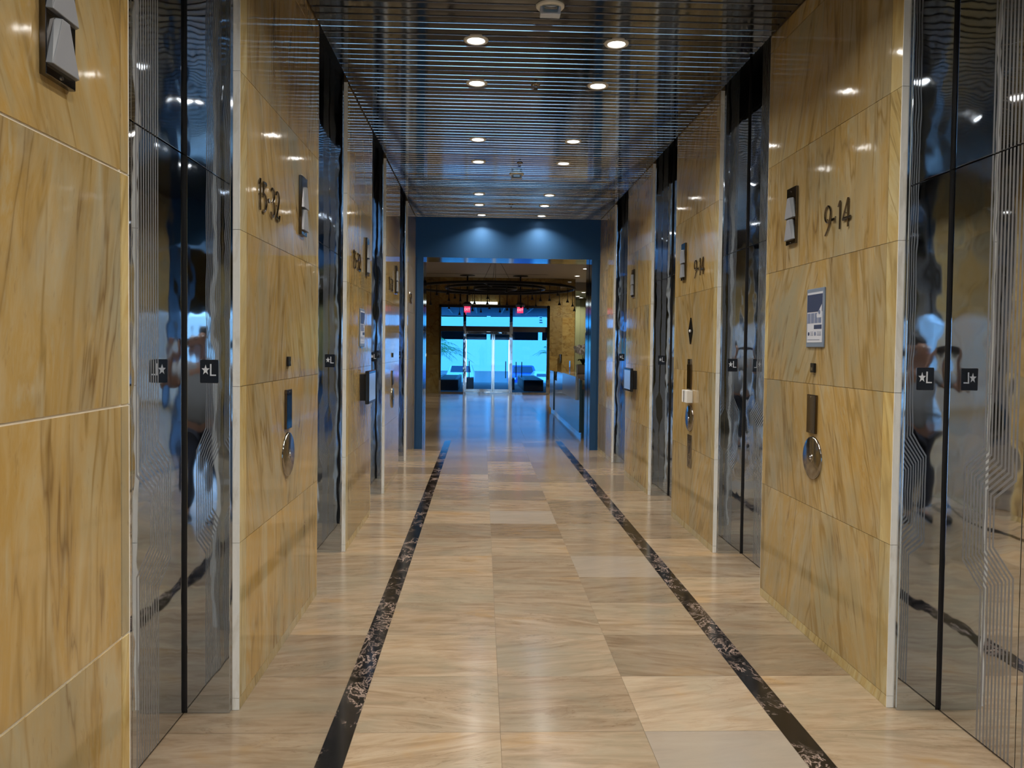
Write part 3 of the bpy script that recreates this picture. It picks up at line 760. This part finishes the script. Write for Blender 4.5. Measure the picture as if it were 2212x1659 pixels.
def gdoor(x0, x1, hx, idx, lab):
    t = thing('door_%d' % idx, lab, 'glass door', ((x0+x1)/2, LY, .065), kind='structure')
    w2 = (x1-x0)/2
    MB().box(-w2+.02, w2-.02, .045, .055, .10, 2.06).build('door_glass', GLASS, t)
    MB().box(-w2, w2, .03, .07, 0, .10).build('bottom_rail', CHROME, t, bevel=.003); MB().box(-w2, w2, .03, .07, 2.06, 2.14).build('top_rail', JAMB, t, bevel=.003)
    s_ = 1 if hx > 0 else -1
    MB().box(*sorted((s_*w2, s_*(w2-.055))), .03, .07, .10, 2.06).build('stile', CHROME, t, bevel=.003)
    h = MB(); xx = -s_*(w2-.12); h.cyl((xx, -.02, .50), (xx, -.02, 1.10), .016, seg=12); h.cyl((xx, -.02, .58), (xx, .045, .58), .009, seg=10); h.cyl((xx, -.02, 1.02), (xx, .045, 1.02), .009, seg=10)
    h.build('pull_handle', plain('blue black handle', (.02, .05, .12), .25, .6), t)
gdoor(-.57, .395, 1, 21, 'left glass door leaf of the street entrance'); gdoor(.405, .97, -1, 22, 'right glass door leaf of the street entrance')
for x in (1.22, 1.42):
    t = thing('door_pull', 'blue black pull bar on the entrance glass, ' + ('left of two' if x < 1.3 else 'right of two'), 'handle', (x, LY, .60), group='pull bars on the right entrance glass')
    MB().cyl((0, -.02, 0), (0, -.02, .55), .017, seg=12).build('bar', plain('blue bar', (.02, .06, .14), .25, .6), t)
    MB().cyl((0, -.02, .08), (0, .052, .08), .009, seg=10).build('standoff', CHROME, t); MB().cyl((0, -.02, .47), (0, .052, .47), .009, seg=10).build('standoff', CHROME, t)

# exit signs on drop rods
def exit_sign(x, label):
    t = thing('exit_sign', label, 'exit sign', (x, 27.5, 2.846), group='red exit signs hung before the glass entrance')
    MB().box(-.105, .105, -.015, .015, 0, .205).build('sign_face', plain('exit red', (.75, .03, .09), .4, emit=(1, .05, .16), es=1.1), t, bevel=.004)
    MB().box(-.15, .15, -.03, .03, .205, .285).build('housing', plain('grey housing', (.22, .24, .32), .4), t, bevel=.004)
    MB().cyl((0, 0, .285), (0, 0, LZ-2.846), .028, seg=12).build('drop_rod', MATTEB, t)
    MB().lathe([(.0001, LZ-2.846-.0), (.26, LZ-2.846-.0), (.26, LZ-2.846-.02), (.0001, LZ-2.846-.03)], 24).build('ceiling_plate', MATTEB, t)
    MB().lathe([(.17, .286), (.10, .35), (.03, .37)], 20).build('canopy', MATTEB, t)
    cu = bpy.data.curves.new('t', 'FONT'); cu.body = 'EXIT'; cu.size = .125; cu.extrude = .002; cu.align_x = 'CENTER'; cu.align_y = 'CENTER'
    to = bpy.data.objects.new('t', cu); COL.objects.link(to)
    dg = bpy.context.evaluated_depsgraph_get(); me = bpy.data.meshes.new_from_object(to.evaluated_get(dg)); bpy.data.objects.remove(to)
    me.materials.clear(); me.materials.append(plain('exit letters', (.9, .6, .65), .4, emit=(1, .62, .68), es=1.2))
    l = bpy.data.objects.new('letters', me); COL.objects.link(l); l.parent = t; l.rotation_euler = (R(90), 0, 0); l.location = (0, -.0175, .10); l.scale = (.8, 1, 1)
exit_sign(-.52, 'red EXIT sign on the left rod before the glass entrance'); exit_sign(1.30, 'red EXIT sign on the right rod before the glass entrance')
# glowing bar added to imitate the white glare over the doors
t = thing('glare_bar', 'glowing white bar standing in for glare above the entrance doors', 'light', (.05, LY-.10, 3.16))
MB().box(-.50, .50, -.02, .05, .0, .02).build('housing_box', OFFW, t); 
MB().box(-.48, .48, -.025, .04, .02, .10).build('tube', plain('glare glow', (1, 1, 1), .4, emit=(.8, .95, 1), es=3.0), t, bevel=.01)  # the tube is a glowing block in place of glare, no lamp

# chandelier of rings with drop pendants
random.seed(11)
CH = thing('ring_chandelier', 'black three ring chandelier with hanging drop pendants in the lobby', 'chandelier', (.335, 21.0, 3.20))
for r_ in (2.075, 1.29, .535):
    MB().tube([(r_*math.cos(2*math.pi*i/96), r_*math.sin(2*math.pi*i/96), 0) for i in range(96)], .036 if r_ > 1 else .045, 10, closed=True).build('ring', MATTEB, CH)
MB().cyl((0, 0, .0), (0, 0, LZ-3.20), .010, seg=8).build('stem', CHROME, CH)
MB().cyl((0, 0, LZ-3.22), (0, 0, LZ-3.20), .09, seg=20).build('canopy', MATTEB, CH)
for k_ in range(3):
    a = R(20+120*k_); MB().tube([(0, 0, LZ-3.22), (.535*math.cos(a), .535*math.sin(a), .03)], .004, 6).build('support_wire', MATTEB, CH)
    MB().tube([(.5*math.cos(a), .5*math.sin(a), 0), (2.07*math.cos(a), 2.07*math.sin(a), 0)], .014, 6).build('spoke', MATTEB, CH)
# pixel columns of the pendants in the photograph give their spread along each ring
drops = []
for px, z in ((918, 662), (926, 660), (938, 670), (951, 650), (965, 660), (973, 650), (981, 643), (976, 664), (992, 655), (997, 659), (989, 672), (1016, 652), (1020, 667), (1027, 672), (1039, 665),
              (1053, 655), (1059, 657), (1052, 673), (1081, 652), (1089, 646), (1084, 664), (1092, 668), (1101, 660), (1112, 672), (1130, 659), (1140, 660), (1149, 658), (1164, 654), (1167, 653),
              (1176, 660), (1194, 647), (1198, 667), (1217, 659), (1231, 665), (1239, 673)):
    drops.append((px, z))
for i, (px, zy) in enumerate(drops):
    x = (px-1070)/1725*21.0; r_ = 2.075 if (i % 3 or abs(x) > 1.25) else 1.29
    x = max(-r_+.03, min(r_-.03, x)); y = math.sqrt(max(0, r_*r_-x*x))*(-1 if i % 2 else 1)
    if abs(x) > 1.5: y = -abs(y)
    L_ = (zy-624)/1725*(21+y)
    t = MB(); t.cyl((x, y, 0), (x, y, -L_+.10), .007, seg=5, cap=False); t.build('cord', MATTEB, CH)
    t = MB(); t.lathe([(.008, -L_+.12), (.014, -L_+.07), (.040, -L_), (.0001, -L_)], 10, (x, y, 0)); t.build('pendant', MATTEB, CH)

# lobby downlights, sconces
pl = downlight_proto('lobby_downlight', 'lobby ceiling downlight nearer the portal, at right', 'round downlights in the lobby ceiling', LOBBY_W, .085)
pl.location = (3.19, 24.7, LZ-.004)
for (x, y, z, lab) in ((3.22, 27.2, LZ, 'lobby ceiling downlight nearer the far wall, at right'), (-3.2, 24.7, LZ, 'lobby ceiling downlight hidden left of the portal, nearer'), (-3.2, 18, LZ, 'lobby ceiling downlight left of the portal opening'),
                       (3.2, 18, LZ, 'lobby ceiling downlight right of the portal opening'), (3.86, 30.5, 3.80, 'recess downlight beyond the lobby corner, middle'), (3.92, 32.8, 3.80, 'recess downlight beyond the lobby corner, left'), (4.16, 33.7, 3.80, 'recess downlight beyond the lobby corner, right'),
                       (-3, -8, LZ, 'rear lobby downlight, left row'), (3.5, -8, LZ, 'rear lobby downlight, right row'), (0.4, -8, LZ, 'rear lobby downlight, middle row')):
    copy_tree(pl, (x, y, z-.004), 0, lab)
def sconce(x, z, label, lit=False):
    t = thing('wall_sconce', label, 'wall light', (x, LY, z), group='wall fittings beside the glass entrance')
    MB().cyl((0, -.075, -.15), (0, -.075, .15), .065, seg=24).build('cylinder_body', CHROME if not lit else WHITE, t)
    MB().cyl((0, -.075, .15), (0, -.075, .155), .05, seg=20).build('top_cap', BLACK, t); MB().box(-.02, .02, -.03, 0, -.05, .05).build('wall_mount', CHROME, t)  # plain black disc closes the cylinder top
sconce(2.79, 1.28, 'chrome cylinder sconce on the wall right of the glass entrance')
t = thing('small_wall_light', 'small white and black fitting on the wall left of the entrance', 'wall fitting', (-2.02, LY, 1.25))  # small white wall light, its cap glows
MB().cyl((0, -.03, .06), (0, -.03, .16), .05, seg=16).build('white_cap', plain('white cap', (.9, .9, .9), .3, emit=(1, 1, 1), es=.8), t); MB().box(-.045, .045, -.07, 0, -.12, .06).build('body', BLACK, t)

# ------------------------------------------------------------------ reception desk
tealM = plain('slate blue lacquer', (.055, .105, .135), .10, .25)
t = thing('reception_desk', 'long slate blue reception desk with a pale stone panel at the lobby right', 'desk', (1.80, 14.6, 0))
MB().box(0, .05, 0, 4.45, .10, 1.07).build('front_panel', tealM, t, bevel=.004)
MB().box(0, .05, 5.35, 6.4, .10, 1.07).build('front_panel', tealM, t, bevel=.004)
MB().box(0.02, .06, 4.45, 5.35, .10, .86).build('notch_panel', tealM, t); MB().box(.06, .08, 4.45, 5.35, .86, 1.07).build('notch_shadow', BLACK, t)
MB().box(.05, .85, 0, 6.4, .90, .95).build('work_surface', plain('brown wood top', (.13, .085, .06), .2), t)
MB().box(0.0, .60, -.02, 4.35, 1.07, 1.095).build('transaction_top', plain('brown stone ledge', (.20, .15, .12), .12), t, bevel=.003)
MB().box(.04, .78, .02, .06, .0, .90).build('end_panel', tealM, t)
MB().box(-.035, 0, .35, 2.8, .68, 1.12).build('stone_panel', plain('pale grey stone', (.42, .45, .47), .18), t, bevel=.004)
MB().box(.04, .05, 0, 6.4, 0, .10).build('plinth', CHROME, t)
MB().box(.85, .88, 0, 6.4, .0, .95).build('rear_panel', tealM, t)
t = thing('glass_screen', 'thin clear glass screen standing on the reception desk', 'glass panel', (2.02, 18.2, 1.096))
MB().box(-.004, .004, 0, .16, 0, .27).build('glass_sheet', CLEAR, t); MB().box(-.01, .01, .03, .13, 0, .02).build('clamp', CHROME, t)
# orchid
random.seed(21)
t = thing('orchid_pot', 'white orchid in a square white pot on the reception desk', 'potted plant', (2.20, 17.3, 1.096))
MB().box(-.13, .13, -.13, .13, 0, .20).build('pot', plain('white textured pot', (.62, .62, .58), .6), t, bevel=.006)
MB().box(-.115, .115, -.115, .115, .2, .205).build('moss', plain('moss', (.03, .05, .02), .9), t)
mb = MB()
for i in range(12):
    a = random.uniform(0, 6.28); L_ = random.uniform(.14, .24); d = Vector((math.cos(a), math.sin(a), 0)); s2 = Vector((-d.y, d.x, 0))
    pts = [Vector((0, 0, .2))+d*L_*q/4+Vector((0, 0, .13*math.sin(q/4*2.4))) for q in range(5)]; ws = [.012, .03, .034, .026, .004]
    for q in range(4): mb.face([pts[q]-s2*ws[q], pts[q+1]-s2*ws[q+1], pts[q+1]+s2*ws[q+1], pts[q]+s2*ws[q]], 0, 0, True)
mb.build('leaves', plain('orchid leaf', (.012, .03, .012), .4), t)
mb = MB(); fl = MB()
for k_ in range(6):
    a = k_*1.05+.3; d = Vector((math.cos(a), math.sin(a), 0)); pts = [Vector((0, 0, .2))+d*(.16*(q/6)**1.6)+Vector((0, 0, .38*math.sin(q/6*1.75))) for q in range(7)]
    mb.tube(pts, .005, 5)
    for q in (3, 4, 5, 6):
        for rep in range(4):
            c = pts[q]+Vector((random.uniform(-.07, .07), random.uniform(-.07, .07), random.uniform(-.08, .05)))
            nrm = Vector((random.uniform(-1, .6), -1, random.uniform(-.3, .6))).normalized(); u = nrm.orthogonal().normalized(); v = nrm.cross(u)
            for p in range(5):
                an = p*1.2566+random.random(); e = u*math.cos(an)+v*math.sin(an); f_ = nrm.cross(e)
                fl.face([c, c+e*.018-f_*.016+nrm*.004, c+e*.036, c+e*.018+f_*.016+nrm*.004], 0, 0, True)
mb.build('stems', plain('orchid stem', (.05, .09, .03), .5), t); fl.build('blossoms', plain('white petal', (.78, .74, .72), .5), t)

# ------------------------------------------------------------------ outside the entrance
pave = plain('outside paving', (.42, .45, .46), .7)
mb = MB(); mb.box(-30, 3.2, LY+.12, 38, -.3, -.012, 0); mb.box(3.2, 30, 34.7, 38, -.3, -.012, 0); mb.box(-60, 60, 38, 130, -1.3, -.95, 1)
tag(mb.build('ground', [pave, plain('asphalt', (.16, .17, .18), .8)]), 'pale paving and sunken street outside the glass entrance', 'ground', kind='structure')
mb = MB(); mb.box(-8, 3.15, LY+.2, 34.7, 3.36, 3.6, 0); mb.box(-8, 9, 34.7, 39.9, 3.36, 3.6, 0); mb.box(-8, 9, 39.7, 40, 3.22, 3.36, 1)
for i in range(11): mb.box(-8, 3.1, 29.3+i, 29.36+i, 3.30, 3.36, 1)
for i in range(9): mb.box(-7.5+i*1.2, -7.44+i*1.2, LY+.2, 39.7, 3.31, 3.36, 1)
tag(mb.build('entrance_canopy', [plain('canopy soffit', (.22, .30, .42), .5), plain('canopy rib', (.55, .62, .72), .4)]), 'blue grey ribbed canopy over the street entrance', 'canopy')
gw = plain('garage wall paint', (.72, .74, .74), .7)
g = thing('parking_garage', 'pale parking garage across the street with dark open levels', 'building', (1.3, 88, -.95))
MB().box(-40, 40, 0, .4, 0, 3.45).build('lower_wall', gw, g)
u = MB(); u.faces([(-40, 0, 4.4), (40, 0, 5.2), (40, .4, 5.2), (-40, .4, 4.4), (-40, 0, 5.6), (40, 0, 6.35), (40, .4, 6.35), (-40, .4, 5.6)], [(0, 1, 5, 4), (1, 2, 6, 5), (2, 3, 7, 6), (3, 0, 4, 7), (4, 5, 6, 7), (3, 2, 1, 0)])
u.build('upper_parapet', gw, g)
MB().box(-40, 40, 0, .4, 8.2, 9.6).build('top_parapet', gw, g)
for i, x in enumerate((-24, -14.5, -8.2, -.8, 4.9, 12, 20)): MB().box(x, x+.42, .02, .6, 3.3, 9.0).build('column', gw, g)
MB().box(-40, 40, 9, 9.4, 0, 9.6).build('back_wall', plain('dark garage interior', (.02, .022, .024), .8), g)
for z in (3.0, 6.2): MB().box(-40, 40, .4, 9, z-.1, z+.0).build('deck_slab', plain('deck', (.12, .12, .12), .8), g)
for k_, (z, wd) in enumerate(((5.95, .28), (5.68, .30), (5.42, .34))): MB().box(5.0, 5.0+wd, -.03, 0, z-.05, z+.05).build('wall_lettering', plain('dark lettering', (.03, .06, .08), .6), g)
def car(name, label, loc, rz, paint, h=1.45, L_=4.4, W_=1.8, group='cars parked in the street'):
    t = thing(name, label, 'car', loc, rz, group)
    prof = [(-2.2, .35), (-2.18, .72), (-1.9, .86), (-1.05, .95), (-.45, h), (1.1, h), (1.75, 1.0), (2.15, .95), (2.2, .4), (1.85, .28), (-1.9, .28)]
    mb = MB(); secs = [(-W_/2, .86), (-W_/2+.08, 1), (W_/2-.08, 1), (W_/2, .86)]
    n_ = len(prof); vs_ = []
    for x, k_ in secs:
        for a, z in prof:
            xx = x*(.80 if z > 1.2 else 1.0); vs_.append((xx, a*(.97 if k_ < 1 else 1), .28+(z-.28)*(k_ if z < 1.2 else 1-.04*(k_ < 1))))
    fs = [(i*n_+j, (i+1)*n_+j, (i+1)*n_+(j+1) % n_, i*n_+(j+1) % n_) for i in range(3) for j in range(n_)] + [tuple(range(n_)), tuple(reversed(range(3*n_, 4*n_)))]
    mb.faces(vs_, fs, 0, 0, True); mb.build('body', paint, t, bevel=.03)
    gl = plain('car glass', (.02, .04, .08), .08)
    MB().faces([(-.66, -.97, 1.0), (.66, -.97, 1.0), (.58, -.50, h-.06), (-.58, -.50, h-.06)], [(0, 1, 2, 3)]).build('windscreen', gl, t, loc=(0, -.02, .01))
    MB().faces([(.66, 1.72, 1.03), (-.66, 1.72, 1.03), (-.58, 1.16, h-.06), (.58, 1.16, h-.06)], [(0, 1, 2, 3)]).build('rear_window', gl, t, loc=(0, .02, .01))
    for x in (-W_/2+.1, W_/2-.1):
        for y in (-1.4, 1.35):
            s_ = -1 if x < 0 else 1
            wv = MB(); wv.cyl((x-s_*.12, y, .32), (x+s_*.08, y, .32), .32, seg=24, mi=0); wv.cyl((x+s_*.08, y, .32), (x+s_*.09, y, .32), .19, seg=16, mi=1); wv.build('wheel', [BLACK, CHROME], t)
    for x in (-.68, .68): MB().box(x-.16, x+.16, -2.2, -2.14, .62, .74).build('headlight', OFFW, t)
car('car', 'pale car parked facing the entrance, left behind the glass', (-1.35, 52, -.95), 0, plain('pale car paint', (.55, .62, .66), .2))
car('car', 'blue car parked facing the entrance, right behind the glass', (2.65, 52, -.95), 0, plain('blue car paint', (.01, .10, .5), .2, .3))
car('car', 'white car in front of the blue one, far right behind the glass', (3.75, 46, -.95), 0, plain('white car paint', (.7, .74, .76), .2), h=1.25)
pb = plain('planter black', (.015, .015, .013), .5); pr = plain('planter rim', (.55, .57, .56), .5)
def planter(x, y, wd, ln, h, label):
    t = thing('planter', label, 'planter', (x, y, -.012), group='low dark planters outside the entrance')
    MB().box(0, wd, 0, ln, 0, h).build('box', pb, t)
    for a in ((0, .12, 0, ln), (wd-.12, wd, 0, ln), (.12, wd-.12, 0, .05)): MB().box(*a, h, h+.03).build('rim', pr, t)
    MB().box(.12, wd-.12, .05, ln, h, h+.012).build('soil', BLACK, t)
planter(-1.75, 30.6, .85, 5.5, .40, 'dark planter outside left of the entrance doors'); planter(1.62, 30.6, .75, 5.5, .40, 'dark planter outside right of the entrance doors')
planter(-.60, 31.5, .28, .6, .44, 'small dark planter outside behind the left door leaf'); planter(1.08, 31.5, .22, .6, .44, 'small dark planter outside beside the right mullion')
def palm(x, y, z, n_, L_, label, th=.65, seed=2):
    random.seed(seed)
    t = thing('palm', label, 'palm', (x, y, z))
    MB().tube([(0, 0, 0), (.03, 0, th*.5), (.02, .02, th+.05)], [.08, .065, .055], 10).build('trunk', plain('palm trunk', (.16, .12, .07), .8), t)
    for i in range(n_):
        a = random.uniform(0, 6.283); el = random.uniform(.5, 1.35); LL = L_*random.uniform(.7, 1.1); mb = MB(); d = Vector((math.cos(a), math.sin(a), 0)); s_ = Vector((-d.y, d.x, 0)); pts = []
        for q in range(11):
            u_ = q/10; pts.append(Vector((.02, .02, th))+d*LL*math.cos(el)*u_*1.1+Vector((0, 0, LL*(math.sin(el)*u_-.60*u_*u_))))
        mb.tube(pts, .008, 5)
        for q in range(2, 11):
            for sg in (-1, 1):
                p = pts[q]; tip = p+s_*sg*.17*LL*(1.15-q/11)+d*.10*LL+Vector((0, 0, -.07*LL)); tw = (pts[q]-pts[q-1]).normalized()*.022
                mb.face([p-tw, tip, p+tw], 0, 0, True)
        mb.build('frond', plain('palm frond', (.22, .62, .16), .5) if i % 2 else plain('palm frond light', (.32, .72, .26), .5), t)
palm(-2.9, 41.0, -.95, 60, 2.7, 'green palm outside, left behind the glass', 2.1); palm(3.5, 41.0, -.95, 18, 1.1, 'small green palm outside at the right edge of the glass', 2.3, 9)

# ------------------------------------------------------------------ rear lobby behind the viewer (seen in the mirrors)
mb = MB()
mb.box(-5.6, -5.5, -14, -5.3, 0, LZ); mb.box(8.2, 8.3, -14, -5.3, 0, LZ)
mb.box(-5.6, XL-.45, -5.3, -5.2, 0, LZ); mb.box(XR+.45, 8.3, -5.3, -5.2, 0, LZ); mb.box(-5.6, 8.3, -14.1, -14, 2.62, LZ)
struct('wall_rear_lobby', mb, [WALL_DIM], 'marble walls of the rear lobby behind the viewer', 'wall')
mb = MB(); mb.box(-5.6, 8.3, -14.1, -5.2, LZ, LZ+.1); struct('ceiling_rear_lobby', mb, [plain('rear ceiling paint', (.30, .25, .18), .6)], 'flat ceiling of the rear lobby', 'ceiling')
mb = MB()
for i in range(8): mb.box(-5.5+i*1.96-.04, -5.5+i*1.96+.04, -14.05, -13.95, 0, 2.62)
mb.box(-5.5, 8.2, -14.05, -13.95, 2.54, 2.62); mb.box(-5.5, 8.2, -14.05, -13.95, 0, .08)
wn2 = struct('window_2', mb, [MATTEB], 'glazed wall of the rear lobby behind the viewer', 'window')
for i in range(7): MB().box(-5.46+i*1.96, -3.58+i*1.96, -14.004, -13.996, .08, 2.54).build('pane', GLASS_R, wn2)
mb = MB(); mb.box(-40, 40, -60, -14.1, -.3, -.02); tag(mb.build('ground', [pave]), 'paving outside the rear lobby', 'ground', kind='structure')
mb = MB(); mb.box(-30, 30, -45, -44, -.02, 3.5); struct('wall_street_rear', mb, [gw], 'pale street wall outside the rear lobby', 'wall')

# ------------------------------------------------------------------ the photographer (seen in the mirror steel)
SKIN = plain('skin', (.24, .13, .085), .5); SHIRT = plain('grey shirt', (.17, .18, .19), .85); TROU = plain('dark trousers', (.012, .016, .03), .8); HAIR = plain('dark hair', (.012, .010, .009), .6)
def skin(name, nodes, edges, mat, parent=None, sub=2):
    me = bpy.data.meshes.new(name); me.from_pydata([n_[0] for n_ in nodes], edges, [])
    me.materials.append(mat); o = bpy.data.objects.new(name, me); COL.objects.link(o)
    if parent: o.parent = parent
    md = o.modifiers.new('skin', 'SKIN'); md.use_smooth_shade = True
    if not me.skin_vertices: 
        with bpy.context.temp_override(object=o, active_object=o): bpy.ops.mesh.customdata_skin_add()
    for i, n_ in enumerate(nodes):
        r_ = n_[1]; me.skin_vertices[0].data[i].radius = r_ if isinstance(r_, tuple) else (r_, r_); me.skin_vertices[0].data[i].use_root = (i == 0)
    sb = o.modifiers.new('sub', 'SUBSURF'); sb.levels = sub; sb.render_levels = sub
    return o
PY = -.46
def V(x, y, z): return (x, y+PY, z)
N = []; Ed = []
def add(p, r_, par=None):
    N.append((p, r_)); 
    if par is not None: Ed.append((par, len(N)-1))
    return len(N)-1
pel = add(V(0, 0, .95), (.15, .10)); wa = add(V(0, 0, 1.10), (.135, .095), pel); chs = add(V(0, .01, 1.30), (.16, .11), wa); nb = add(V(0, .01, 1.45), (.07, .06), chs); nk = add(V(0, .02, 1.52), (.052, .055), nb)
h1 = add(V(0, .04, 1.60), (.066, .085), nk); h2 = add(V(0, .035, 1.68), (.075, .095), h1); h3 = add(V(0, .025, 1.75), (.055, .07), h2)
for s_ in (-1, 1):
    sh = add(V(s_*.18, .0, 1.42), (.058, .058), chs); el = add(V(s_*.27, .17, 1.26), (.042, .042), sh); wr = add(V(s_*.115, .385, 1.585), (.027, .027), el); pm = add(V(s_*.095, .425, 1.62), (.034, .016), wr)
    for k_ in range(4):
        z = 1.665-.021*k_; x = s_*(.085-.004*k_)
        a = add(V(x, .445, z), .0095, pm); b_ = add(V(x-s_*.012, .463-.004*(k_ == 3), z+.002), .0085, a); c = add(V(x-s_*(.032-.005*k_), .461, z+.001), .0075, b_)
    a = add(V(s_*.080, .425, 1.655), .011, pm); b_ = add(V(s_*.055, .428, 1.672), .009, a)
    hp = add(V(s_*.09, 0, .88), (.085, .09), pel); kn = add(V(s_*.11, .02, .48), (.055, .06), hp); an = add(V(s_*.12, -.02, .10), (.038, .042), kn); to = add(V(s_*.13, .11, .04), (.04, .025), an)
body = skin('person', N, Ed, SKIN, sub=2)
tag(body, 'person in grey shirt and dark trousers raising a phone, seen in the mirror doors', 'person')
skin('shirt', [(V(0, 0, .86), (.185, .135)), (V(0, 0, 1.10), (.165, .118)), (V(0, .01, 1.30), (.185, .13)), (V(0, .01, 1.43), (.10, .075)), (V(-.18, 0, 1.42), (.078, .078)), (V(-.25, .12, 1.30), (.068, .068)), (V(.18, 0, 1.42), (.078, .078)), (V(.25, .12, 1.30), (.068, .068))],
     [(0, 1), (1, 2), (2, 3), (2, 4), (4, 5), (2, 6), (6, 7)], SHIRT, body)
skin('trousers', [(V(0, 0, .97), (.165, .12)), (V(-.09, 0, .86), (.10, .105)), (V(-.11, .02, .48), (.078, .082)), (V(-.12, -.01, .10), (.068, .072)), (V(.09, 0, .86), (.10, .105)), (V(.11, .02, .48), (.078, .082)), (V(.12, -.01, .10), (.068, .072))],
     [(0, 1), (1, 2), (2, 3), (0, 4), (4, 5), (5, 6)], TROU, body)
skin('hair', [(V(0, -.035, 1.62), (.055, .05)), (V(0, -.03, 1.70), (.078, .075)), (V(0, .01, 1.775), (.072, .085)), (V(0, .07, 1.79), (.055, .035))], [(0, 1), (1, 2), (2, 3)], HAIR, body)
for s_ in (-1, 1):
    skin('shoe', [(V(s_*.12, -.05, .045), (.045, .042)), (V(s_*.125, .05, .045), (.05, .04)), (V(s_*.135, .17, .03), (.045, .026))], [(0, 1), (1, 2)], BLACK, body, 2)
    MB().lathe([(.0001, -.012), (.009, -.009), (.012, 0), (.009, .009), (.0001, .012)], 12, V(s_*.030, .118, 1.69)).build('eye', WHITE, body)
    skin('ear', [(V(s_*.078, .03, 1.70), (.010, .016)), (V(s_*.082, .025, 1.67), (.012, .02)), (V(s_*.077, .03, 1.645), (.008, .012))], [(0, 1), (1, 2)], SKIN, body, 1)
skin('nose', [(V(0, .125, 1.69), (.010, .008)), (V(0, .142, 1.655), (.016, .014))], [(0, 1)], SKIN, body, 2)
skin('mouth', [(V(-.022, .128, 1.615), .005), (V(0, .134, 1.616), .007), (V(.022, .128, 1.615), .005)], [(0, 1), (1, 2)], plain('lips', (.35, .12, .10), .5), body, 1)
t = thing('phone', 'black phone held up sideways by the person', 'phone', (0, -.022, 1.612))
MB().box(-.078, .078, -.008, 0, 0, .074).build('phone_body', BLACKG, t, bevel=.003)
